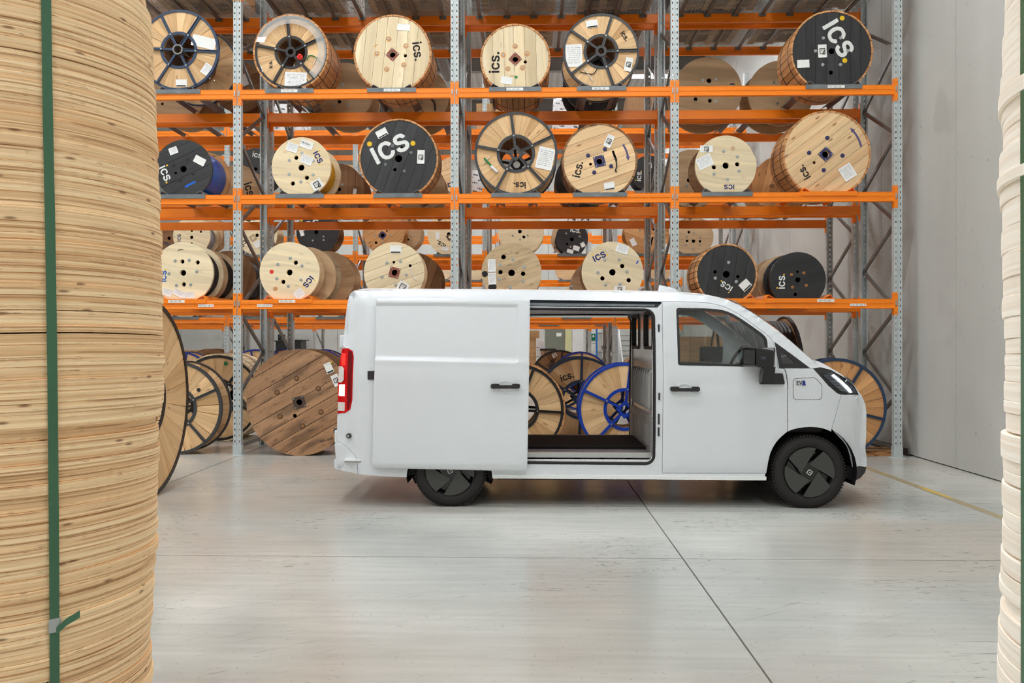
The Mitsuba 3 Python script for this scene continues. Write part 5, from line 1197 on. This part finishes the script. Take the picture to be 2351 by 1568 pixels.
# ---- cab
add(V_ + 'cab_floor', bx(XB + .03, xf - .5, YV + .12, 2 * YC - YV - .12, .42, .46), 'under_black')
add(V_ + 'dashboard', rounded_hull([(x, y, z) for y in (YV + .2, 2 * YC - YV - .2) for x, z in ((2.12, 1.13), (2.55, 1.19), (2.62, .7), (2.2, .7))], .04, 8), 'seat_cloth', smooth=35)
add(V_ + 'cab_roof_liner', bx(XB + .03, W(1625, 700, YC)[0], YV + .17, 2 * YC - YV - .17, 1.80, 1.82), 'inner_grey')
for y in (YV + .48, YV + 1.34):
    k = add(V_ + 'seat', rounded_hull([(1.36, y - .2, .78), (1.36, y + .2, .78), (1.86, y - .2, .80), (1.86, y + .2, .80), (1.4, y - .2, .70), (1.84, y + .2, .70), (1.84, y - .2, .70), (1.4, y + .2, .70)], .05, 8), 'seat_cloth', smooth=35)
    add(k + '__backrest', rounded_hull([(1.33, y - .19, .80), (1.33, y + .19, .80), (1.24, y - .16, 1.20), (1.24, y + .16, 1.20), (1.44, y - .19, .80), (1.44, y + .19, .80), (1.32, y - .16, 1.20), (1.32, y + .16, 1.20)], .04, 8), 'seat_cloth', smooth=35)
    add(k + '__base', bx(1.4, 1.8, y - .2, y + .2, .46, .68), 'under_black')
ca = np.linspace(0, 2 * PI, 41)[:-1]
sc_ = W(1688, 832, YV + .5)
add(V_ + 'steering_wheel', tube(np.column_stack([sc_[0] + .19 * np.cos(ca) * .45, YV + .5 + .19 * np.sin(ca), sc_[2] - .02 + .19 * np.cos(ca) * .89]), .015, 8, closed=True), 'black_plastic', smooth=True)
add(V_ + 'steering_column', tube([[sc_[0], YV + .5, sc_[2] - .02], [2.3, YV + .5, 1.0]], .03, 10), 'black_plastic')
# ------------------------------------------------------------------ the two strapped stacks of round plywood sheets in front
def stack(side, alpha, dist, R, zs, sil, ref_px, th, m, group, label, top=2.84, n=128, jit=.004, sign=1, seed=3):
    """sil: (py, px) of the stack's visible edge in the photograph"""
    rs = random.Random(seed)
    c0 = DIR * dist * math.cos(alpha) - sign * RGT * dist * math.sin(alpha)
    Zs = dist * math.cos(alpha) + .12
    def shift(z):
        py = PY0 - (z - EYE) * FOC / Zs
        return (np.interp(py, [a for a, b in sil], [b for a, b in sil]) - ref_px) / FOC * Zs
    keys, z, k = [], zs, 0
    a = math.atan2(c0[1], c0[0]) + np.arange(n) * 2 * PI / n
    while z < top:
        t = th * rs.choice([.62, .8, .95, 1.0, 1.1, 1.3])
        s = shift(z + t / 2) + rs.gauss(0, jit * .6)
        ctr = c0[:2] + RGT[:2] * s + DIR[:2] * max(-.005, min(.005, rs.gauss(0, jit)))
        rr = R + rs.uniform(-.0025, .0025) + .0012 * np.sin(3 * a + rs.uniform(0, 6)) + .0008 * np.sin(7 * a + rs.uniform(0, 6))
        wav = .004 * np.sin(2 * a + 1.3 * z) + .003 * np.sin(3 * a + 2.1 * z + 1)
        prof = [(-.08, t), (-.0014, t), (0, t - .0014), (.0004, t * .7), (.0006, t * .5), (.0002, t * .25), (0, .0014), (-.0014, 0.0), (-.08, 0)]
        V, U = [], []
        for dr_, h in prof:
            V.append(np.column_stack([ctr[0] + (rr + dr_) * np.cos(a), ctr[1] + (rr + dr_) * np.sin(a), z + h + wav]))
            U.append(np.column_stack([(a - a[0]) * R, np.full(n, k + min(max(h, .0003), t - .0003))]))
        mlen = len(prof); V = np.vstack(V); U = np.vstack(U)
        i, j = np.meshgrid(np.arange(mlen - 1), np.arange(n), indexing='ij'); j2 = (j + 1) % n
        q = np.stack([i * n + j, (i + 1) * n + j, (i + 1) * n + j2, i * n + j2], -1).reshape(-1, 4)
        # close the two faces
        V = np.vstack([V, [[ctr[0], ctr[1], z + t], [ctr[0], ctr[1], z]]]); U = np.vstack([U, [[0, k + .01], [0, k + .01]]])
        tc, bc = len(V) - 2, len(V) - 1; jj = np.arange(n); j2 = (jj + 1) % n
        f = np.vstack([q[:, [0, 1, 2]], q[:, [0, 2, 3]], np.column_stack([np.full(n, tc), jj, j2]), np.column_stack([np.full(n, bc), (mlen - 1) * n + j2, (mlen - 1) * n + jj])])
        keys.append(tag(add('plywood_disc', (V, f, U), m, smooth=False), label, 'plywood disc', group))
        z += t + (rs.uniform(.002, .005) if rs.random() < .16 else .0002); k += 1
    return c0, shift, keys, z
def floor_pallet(name, cx_, cy_, w, label, h=.14):
    t = thing(name, label, 'pallet')
    for i in range(7):
        x = cx_ - w / 2 + i * (w - .1) / 6
        add(t + '__deck_board', bx(x, x + .1, cy_ - w / 2, cy_ + w / 2, h - .02, h, 'y'), 'dull_wood')
    for i in (-1, 0, 1): add(t + '__bearer', bx(cx_ - w / 2, cx_ + w / 2, cy_ + i * (w / 2 - .05) - .05, cy_ + i * (w / 2 - .05) + .05, 0, h - .02, 'x'), 'dull_wood')
silL = [(-300, 325), (0, 336), (60, 349), (200, 355), (300, 362), (500, 368), (600, 372), (800, 376), (880, 377), (938, 377), (946, 356), (966, 357), (985, 364), (1100, 366), (1200, 360), (1300, 357), (1400, 350), (1490, 342), (1500, 349), (1568, 350), (1800, 345)]
AL = math.atan((PX0 - 362) / FOC) + math.asin(.14)
cL, shL, keysL, zL = stack('left', AL, 3.7, .518, .145, silL, 362, .0365, 'ply_edge', 'discs of the left stack', 'round plywood disc in the tall strapped stack at the left edge', sign=1)
floor_pallet('pallet', cL[0], cL[1], .68, 'wooden pallet under the left stack of plywood discs')
def on_cyl(c, R, px):
    """where the vertical plane through the eye at picture column px meets the cylinder"""
    d = (DIR + (px - PX0) / FOC * RGT)[:2]; d = d / np.linalg.norm(d)
    b = d @ c; disc = b * b - (c @ c - R * R)
    return d * (b - math.sqrt(max(disc, 0)))
def strap(c0, shift, R, pxs, z0, z1, w, label, m='strap_green', top=True):
    zz = np.linspace(z0, z1, 60); L = []
    for z in zz:
        c = c0[:2] + RGT[:2] * shift(z)
        Zs = 3.25; py = PY0 - (z - EYE) * FOC / Zs
        p = on_cyl(c, R, np.interp(py, *pxs)); nn = (p - c) / np.linalg.norm(p - c); tt = np.array([-nn[1], nn[0]])
        L.append((p, nn, tt))
    P = np.array([x[0] for x in L]); ker = np.hanning(9); ker /= ker.sum()
    Pm = np.column_stack([np.convolve(np.pad(P[:, i], 4, 'edge'), ker, 'valid') for i in (0, 1)])
    V = []
    for (p, nn, tt), q, z in zip(L, Pm, zz):
        for s, o in ((-1, .0), (-1, .0016), (1, .0016), (1, .0)): V.append([*(q + tt * s * w / 2 + nn * o), z])
    V = np.array(V); n = len(zz); i, j = np.meshgrid(np.arange(n - 1), np.arange(4), indexing='ij'); j2 = (j + 1) % 4
    q4 = np.stack([i * 4 + j, (i + 1) * 4 + j, (i + 1) * 4 + j2, i * 4 + j2], -1).reshape(-1, 4)
    k = tag(add('packing_strap', (V, np.vstack([q4[:, [0, 1, 2]], q4[:, [0, 2, 3]]])), m), label, 'strap')
    return k, L, Pm, zz
k, L, Pm, zz = strap(cL, shL, .518 + .0105, ([0, 300, 600, 900, 1200, 1568], [104, 109, 116, 121, 124, 126]), .02, zL + .0, .030, 'dark green packing strap drawn tight down the left stack')
iz = int(np.argmin(abs(zz - (EYE - (1340 - PY0) / FOC * 3.25))))
p, nn, tt = Pm[iz], L[iz][1], L[iz][2]
def local(pts): return np.array([[*(p + tt * a + nn * b), zz[iz] + c] for a, b, c in pts])
v, f, uv = bx(-.5, .5, 0, .004, -.5, .5)
add(k + '__clip', (np.array([[*(p + tt * a * .037 + nn * (b + .001)), zz[iz] + c * .045] for a, b, c in v]), f), 'bolt_steel', label='steel clip on the strap')
sgn = 1 if tt @ RGT[:2] > 0 else -1
tp = local([(sgn * .004, .006, -.02), (sgn * .030, .02, .008), (sgn * .062, .05, .034)]); wv = np.array([0, 0, .024])
add(k + '__loose_end', (np.vstack([tp - wv / 2, tp + wv / 2]), np.array([[0, 1, 4], [0, 4, 3], [1, 2, 5], [1, 5, 4]])), 'strap_green')
# handwriting on one of the lower discs
tv, tf = flip_text('CXC01', .030, False)
zt_ = EYE - (1482 - PY0) / FOC * 3.22
cc = cL[:2] + RGT[:2] * shL(zt_); p0 = on_cyl(cc, .519, 62); a0 = math.atan2(*(p0 - cc)[::-1])
aa = a0 + tv[:, 0] / .519
rr = .5225 - tv[:, 1]
dk = min(range(len(keysL)), key=lambda i: abs(.145 + i * .0382 - zt_))
add(keysL[dk] + '__handwriting', (np.column_stack([cc[0] + rr * np.cos(aa), cc[1] + rr * np.sin(aa), zt_ + tv[:, 2] + .09 * tv[:, 0]]), tf), 'black_ink', label='black handwriting')
silR = [(-200, 2302), (0, 2304), (120, 2304), (180, 2297), (240, 2303), (330, 2298), (400, 2292), (440, 2296), (500, 2302), (600, 2297), (700, 2304), (800, 2305), (900, 2306), (960, 2304), (1000, 2301), (1150, 2300), (1250, 2303), (1300, 2298), (1450, 2297), (1500, 2293), (1568, 2292), (1800, 2290)]
AR = math.atan((2300 - PX0) / FOC) + math.asin(.5 / 2.3)
cR, shR, keysR, zR = stack('right', AR, 2.3, .5, .145, silR, 2300, .041, 'pale_edge', 'discs of the right stack', 'pale plywood disc in the strapped stack at the right edge', top=2.5, sign=-1, seed=11, jit=.003)
floor_pallet('pallet', cR[0], cR[1], .68, 'wooden pallet under the right stack of pale discs')
strap(cR, shR, .5065, ([0, 1568], [2349, 2352]), .02, zR, .020, 'green packing strap at the right edge of the picture')

# ------------------------------------------------------------------ loads on the top level
def pallet(x, y, z, label, w=1.02, d=.9):
    t = thing('pallet', label, 'pallet')
    for i in range(7):
        xx = x - w / 2 + i * (w - .1) / 6
        add(t + '__deck_board', bx(xx, xx + .1, y - d / 2, y + d / 2, z + .12, z + .14, 'y'), 'ply_grey')
        if i % 2 == 0: add(t + '__base_board', bx(xx, xx + .1, y - d / 2, y + d / 2, z, z + .02, 'y'), 'ply_grey')
    for i in (-1, 0, 1): add(t + '__bearer', bx(x - w / 2, x + w / 2, y + i * (d / 2 - .05) - .04, y + i * (d / 2 - .05) + .04, z + .02, z + .12, 'x'), 'ply_grey')
def load(name, x, y, z, w, d, h, m, label, cat_='wrapped load', bulge=.015, seed=0):
    g = trimesh.creation.box((w, d, h)).subdivide().subdivide().subdivide()
    v = np.asarray(g.vertices); nz = meshkit.fbm(v * 4 + seed * 3.7, 3, seed)[:, None] - .5
    v = v * (1 - .06 * (np.abs(v[:, 2:]) / h * 2) ** 4 * [1, 1, 0]) + np.sign(v) * [1, 1, 0] * nz * bulge * 2
    v[:, 2] = np.where(v[:, 2] < -h / 2 + 1e-6, -h / 2, v[:, 2])
    return tag(add(name, (v + [x, y, z + h / 2], g.faces), m, smooth=30), label, cat_)
def boxes(x, y, z, nx, nz, w, d, h, where, m='cardboard'):
    for i in range(nx):
        for j in range(nz):
            t = thing('cardboard_box', f'brown box {where}, {ORD[j]} from bottom, {ORD[i]} from left', 'box')
            x0 = x + (i - (nx - 1) / 2) * (w + .01)
            add(t + '__carton', bx(x0 - w / 2, x0 + w / 2, y - d / 2, y + d / 2, z + j * h, z + j * h + h - .002), m)
            add(t + '__tape', bx(x0 - .025, x0 + .025, y - d / 2 - .001, y - d / 2, z + j * h + h * .55, z + j * h + h - .004), 'ply_tan')
ZT = LEV[3] + .012
for i, spec in enumerate(([('dark', -.65), ('dark', .65)], [('film', -.7), ('carton', .68)], [('grey', -.6), ('black', .72)], [('black', -.66), ('bag', .62)])):
    for row_i, y0 in ((0, Y1), (1, YB)):
        for kind, dx in spec:
            x = POSTX[i] + BAY / 2 + dx; y = y0 + .62
            pallet(x, y, ZT, f'wooden pallet on the wire deck, {"front" if row_i == 0 else "second"} rack row, {ORD[i]} bay, {"left" if dx < 0 else "right"} half')
            wh = f'on the top shelf, {"front" if row_i == 0 else "second"} rack row, {ORD[i]} bay, {"left" if dx < 0 else "right"} half'
            if kind == 'carton': boxes(x, y, ZT + .142, 2, 2, .55, .9, .34, f'on top of {"front" if row_i == 0 else "second"} rack row')
            else:
                m, nm = {'dark': ('warm_wood', 'brown plank crate'), 'film': ('printed_film', 'load in printed white film'), 'grey': ('grey_wrap', 'grey film-wrapped load'), 'black': ('black_wrap', 'black film-wrapped load'), 'bag': ('grey_wrap', 'pale film-wrapped roll bundle')}[kind]
                if kind == 'dark':
                    t = thing('plank_crate', f'{nm} {wh}', 'crate')
                    for q in range(6): add(t + '__board', bx(x - .5, x + .5, y - .44 + q * .147, y - .44 + q * .147 + .12, ZT + .142, ZT + .165, 'x'), 'warm_wood')
                    for q in range(4): add(t + '__side_board', bx(x - .5, x + .5, y - .44, y - .422, ZT + .166 + q * .16, ZT + .166 + q * .16 + .15, 'x'), 'dull_wood')
                else: load('wrapped_load', x, y, ZT + .142, .98, .88, .75, m, f'{nm} {wh}', seed=i * 2 + row_i)
def px_load(px0, px1, pyb, h, Y, d, m, label, cat_='wrapped load', name='wrapped_load', zfix=None):
    a, b = W(px0, pyb, Y), W(px1, pyb, Y)
    return load(name, (a[0] + b[0]) / 2, Y + d / 2, zfix if zfix is not None else a[2], b[0] - a[0], d, h, m, label, cat_, seed=int(px0) % 17)
Z23, Z24 = LEV[2] + .004, LEV[3] + .012
for a, b, h, m, l in ((620, 692, .62, 'printed_film', 'printed-film load, top shelf of third rack row, left of the film-wrapped reel'),
                      (515, 590, .5, 'printed_film', 'white printed-film load on the top shelf of the third rack row, beside the first post'),
                      (905, 985, .8, 'grey_wrap', 'grey wrapped load on the top shelf of the third rack row, second bay'),
                      (1270, 1330, .75, 'printed_film', 'tall printed-film load on the top shelf of the third rack row, behind the dark reel'),
                      (1440, 1500, .8, 'dull_wood', 'stacked brown timber on the top shelf of the third rack row, near the third post')):
    px_load(a, b, 0, h, Y2 + .15, .85, m, l, zfix=Z24)
for a, b, h, m, l in ((822, 862, .48, 'printed_film', 'printed-film load, third shelf of third rack row, left of the large black drum'),
                      (1083, 1112, .5, 'printed_film', 'printed-film load, third shelf of third rack row, right of the second post')):
    px_load(a, b, 0, h, Y2 + .15, .85, m, l, zfix=Z23)
a = W(785, 430, Y2 + .55)[0]; boxes(a, Y2 + .6, Z23, 2, 2, .36, 1.15, .3, 'on the third shelf across the aisle')
a = W(1150, 270, Y2 + .55)[0]; boxes(a, Y2 + .6, Z24, 3, 2, .34, 1.1, .28, 'on the top shelf across the aisle')

# ------------------------------------------------------------------ odds and ends on the floor and at the far wall
for i, (px, py, l, a, w) in enumerate(((1998, 1046, .55, .1, .09), (2016, 1044, .5, -.2, .1), (2004, 1041, .6, .05, .08), (2030, 1045, .4, .5, .07), (2010, 1038, .7, -.05, .1))):
    P = ground(px, py)
    with at(P[0], P[1], .001 + .021 * (i // 2) + .0004 * i, a):
        k = add('timber_offcut', bx(-l / 2, l / 2, -w / 2, w / 2, 0, .02, 'x'), 'warm_wood')
        tag(k, ['short brown timber offcut lowest and nearest in the loose pile behind the van nose', 'brown timber offcut beside the rack foot in the loose pile', 'brown timber offcut in the middle layer of the loose pile', 'small slanted timber offcut at the right of the loose pile', 'long brown timber offcut on top of the loose pile'][i], 'offcut')
k = add('guide_rail', cat(bx(XW - .075, XW - .07, Y1 + .2, Y1 + 2.6, 0, .1), bx(XW - .07, XW - .012, Y1 + .2, Y1 + 2.6, 0, .006)), 'black_steel'); tag(k, 'dark steel guide rail along the foot of the right wall', 'guide rail')
yb = 31.2
def wall_box(name, x0, x1, y0, y1, Y, d, m, label, cat_, z0=None):
    a, b = W(x0, y1, Y), W(x1, y0, Y)
    return tag(add(name, bx(a[0], b[0], Y, Y + d, 0 if z0 is None else z0, b[2]), m), label, cat_)
a, b = W(1251.5, 803, YBK - .05), W(1296, 757, YBK - .05)
add('door_1', bx(a[0], b[0], YBK - .05, YBK - .004, .01, b[2] + .25), 'door_grey'); tag('door_1', 'grey-green door in the far wall', kind='structure')
add('door_1__door_sign', bx(b[0] - .32, b[0] - .12, YBK - .054, YBK - .05, 1.72, 1.86), 'white_paper')
add('door_1__post', bx(b[0] + .03, b[0] + .28, YBK - .12, YBK - .004, .01, b[2] + .3), 'door_cream')
t = thing('partition_panel', 'white partition panel in front of the far wall, seen through the van', 'partition'); a, b = W(1314, 800, 33), W(1339.5, 757, 33)
add(t + '__sheet', bx(a[0], b[0], 33, 33.05, .05, b[2] + .2), 'white_satin'); add(t + '__foot', bx(a[0], b[0], 32.85, 33.2, 0, .05), 'steel_grey')
a, b = W(1357.5, 782, 32.5), W(1367, 766, 32.5)
t = thing('notice_board', 'white board carrying the green first-aid sign at the far wall', 'notice board'); b2 = W(1381, 757, 32.56)
add(t + '__panel', bx(a[0] - .02, b2[0], 32.56, 32.6, 0, b2[2] + .1), 'white_satin')
k = add(t + '__first_aid_sign', bx(a[0], b[0], 32.545, 32.559, a[2], b[2]), 'sign_green', label='green first-aid sign')
cx_, cz_ = (a[0] + b[0]) / 2, a[2] + (b[2] - a[2]) * .64
add(k + '__white_cross', cat(bx(cx_ - .05, cx_ + .05, 32.54, 32.545, cz_ - .016, cz_ + .016), bx(cx_ - .016, cx_ + .016, 32.5405, 32.5455, cz_ - .05, cz_ + .05)), 'white_paper')
k = add(t + '__lower_notice', bx(a[0], a[0] + .26, 32.545, 32.559, a[2] - .38, a[2] - .05), 'white_paper', label='white notice')
add(k + '__lettering', text('Assist', .05, 0, a[0] + .12, 32.543, a[2] - .1), 'sign_green')
t = thing('shelf_unit', 'blue-posted shelf unit beside the first-aid sign', 'shelf unit')
for px in (1370, 1416):
    p = W(px, 800, 32); add(t + '__post', bx(p[0] - .03, p[0] + .03, 32, 32.06, 0, 2.3), 'rack_blue')
p, q = W(1370, 800, 32), W(1416, 800, 32)
for z in (.4, 1.1, 1.8): add(t + '__shelf', bx(p[0], q[0], 32, 32.5, z, z + .04), 'steel_grey')
p = W(1385, 790, 31.6)
t = thing('folded_stand', 'black tubular folded stand below the first-aid sign', 'stand')
add(t + '__frame', cat(tube([[p[0] - .3, 31.6, .0], [p[0] + .1, 31.6, 1.3]], .02, 6), tube([[p[0] + .3, 31.6, .0], [p[0] - .05, 31.6, 1.35]], .02, 6), tube([[p[0] - .05, 31.6, 1.35], [p[0] + .45, 31.6, 1.05]], .02, 6))[:2], 'black_steel')
t = thing('stairs', 'grey metal stairs with a white side going up at the far wall', 'stairs'); p, q = W(1430, 800, 31.5), W(1452, 757, 31.5)
for i in range(9): add(t + '__tread', bx(p[0] + .1, p[0] + .9, 31.5 + i * .22, 31.75 + i * .22, .2 + i * .19, .235 + i * .19), 'steel_grey')
for s in (0.02, .93):
    m = slab(Polygon([(31.4, 0), (31.6, 0), (33.8, 1.9), (33.8, 2.2), (33.5, 2.1), (31.4, .3)]), p[0] + s, p[0] + s + .05); add(t + '__stringer', (np.column_stack([m[0][:, 1], m[0][:, 0], m[0][:, 2]]), m[1][:, ::-1]), 'white_satin')
p = W(1222, 800, 30.6); boxes(p[0], 30.9, 0, 1, 5, .5, .5, .38, 'in the tall stack at the doorway edge')
for j in range(5):
    p = W(1240, 800, 30.4); k = add('white_box', bx(p[0] - .14, p[0] + .14, 30.4, 30.7, j * .33, j * .33 + .31), 'white_satin'); tag(k, f'small white box in the stack beside the brown cartons, {ORD[j]} from the floor', 'box')
p = W(1258, 816, 30.2)
t = thing('wire_basket', 'brown slatted basket standing on a white bin behind the reels in the doorway', 'basket')
for q in range(6): add(t + '__slat', bx(p[0] - .24 + q * .083, p[0] - .24 + q * .083 + .07, 30.2, 30.22, .82, 1.22, 'z'), 'dull_wood')
add(t + '__rim', cat(bx(p[0] - .27, p[0] + .27, 30.18, 30.2, 1.2, 1.27), bx(p[0] - .27, p[0] + .27, 30.55, 30.57, 1.2, 1.27), bx(p[0] - .27, p[0] - .25, 30.2, 30.55, 1.2, 1.27), bx(p[0] + .25, p[0] + .27, 30.2, 30.55, 1.2, 1.27)), 'black_steel')
add(t + '__base', bx(p[0] - .26, p[0] + .26, 30.18, 30.57, .80, .82), 'black_steel')
tag(add('white_bin', bx(p[0] - .3, p[0] + .3, 30.1, 30.65, 0, .8), 'light_plastic'), 'white bin under the brown slatted basket', 'bin')
for x0, x1, y0, y1, l in ((633, 652, 784, 800, 'dark steel cabinet at the far wall left of the second frame, lower and wider one'), (673.5, 691, 782.5, 800, 'dark steel cabinet at the far wall, right one')):
    a, b = W(x0, 800, 33.4), W(x1, y0, 33.4)
    t = thing('steel_cabinet', l, 'cabinet')
    add(t + '__body', bx(a[0], b[0], 33.4, 34.2, 0, b[2]), 'black_steel'); add(t + '__top', bx(a[0] - .08, b[0] + .1, 33.35, 34.25, b[2], b[2] + .04), 'black_steel')
a, b = W(638, 784, 33.6), W(646, 768, 33.6)
tag(add('dark_crate', bx(a[0], b[0], 33.6, 34.1, W(640, 784, 33.4)[2] + .042, b[2]), 'black_steel'), 'tall dark crate standing on the left steel cabinet', 'crate')
p = W(457, 800, 25.0); boxes(p[0], 25.2, 0, 2, 3, .5, .5, .42, 'behind the leftmost blue reel')
p = W(518, 800, 25.0); boxes(p[0] + .1, 25.2, 0, 2, 3, .4, .5, .42, 'just left of the first post')
p = W(1585, 800, Y2 - .9); boxes(p[0], Y2 - .55, 0, 2, 4, .62, .6, .40, 'seen through the cab window')
# the duct below the roof
tag(add('air_duct', tube([W(1006, 100, 22), W(1016, 140, 22.3), W(1031, 178, 22.8)], .14, 16), 'steel_grey', smooth=True), 'grey round air duct under the roof between the racks', 'duct')
for q_ in (W(1007, 104, 22.03), W(1024, 160, 22.55)): add('air_duct__hanger', tube([q_ + [0, 0, .1], [q_[0], q_[1], ROOF_Z]], .008, 6), 'alu')
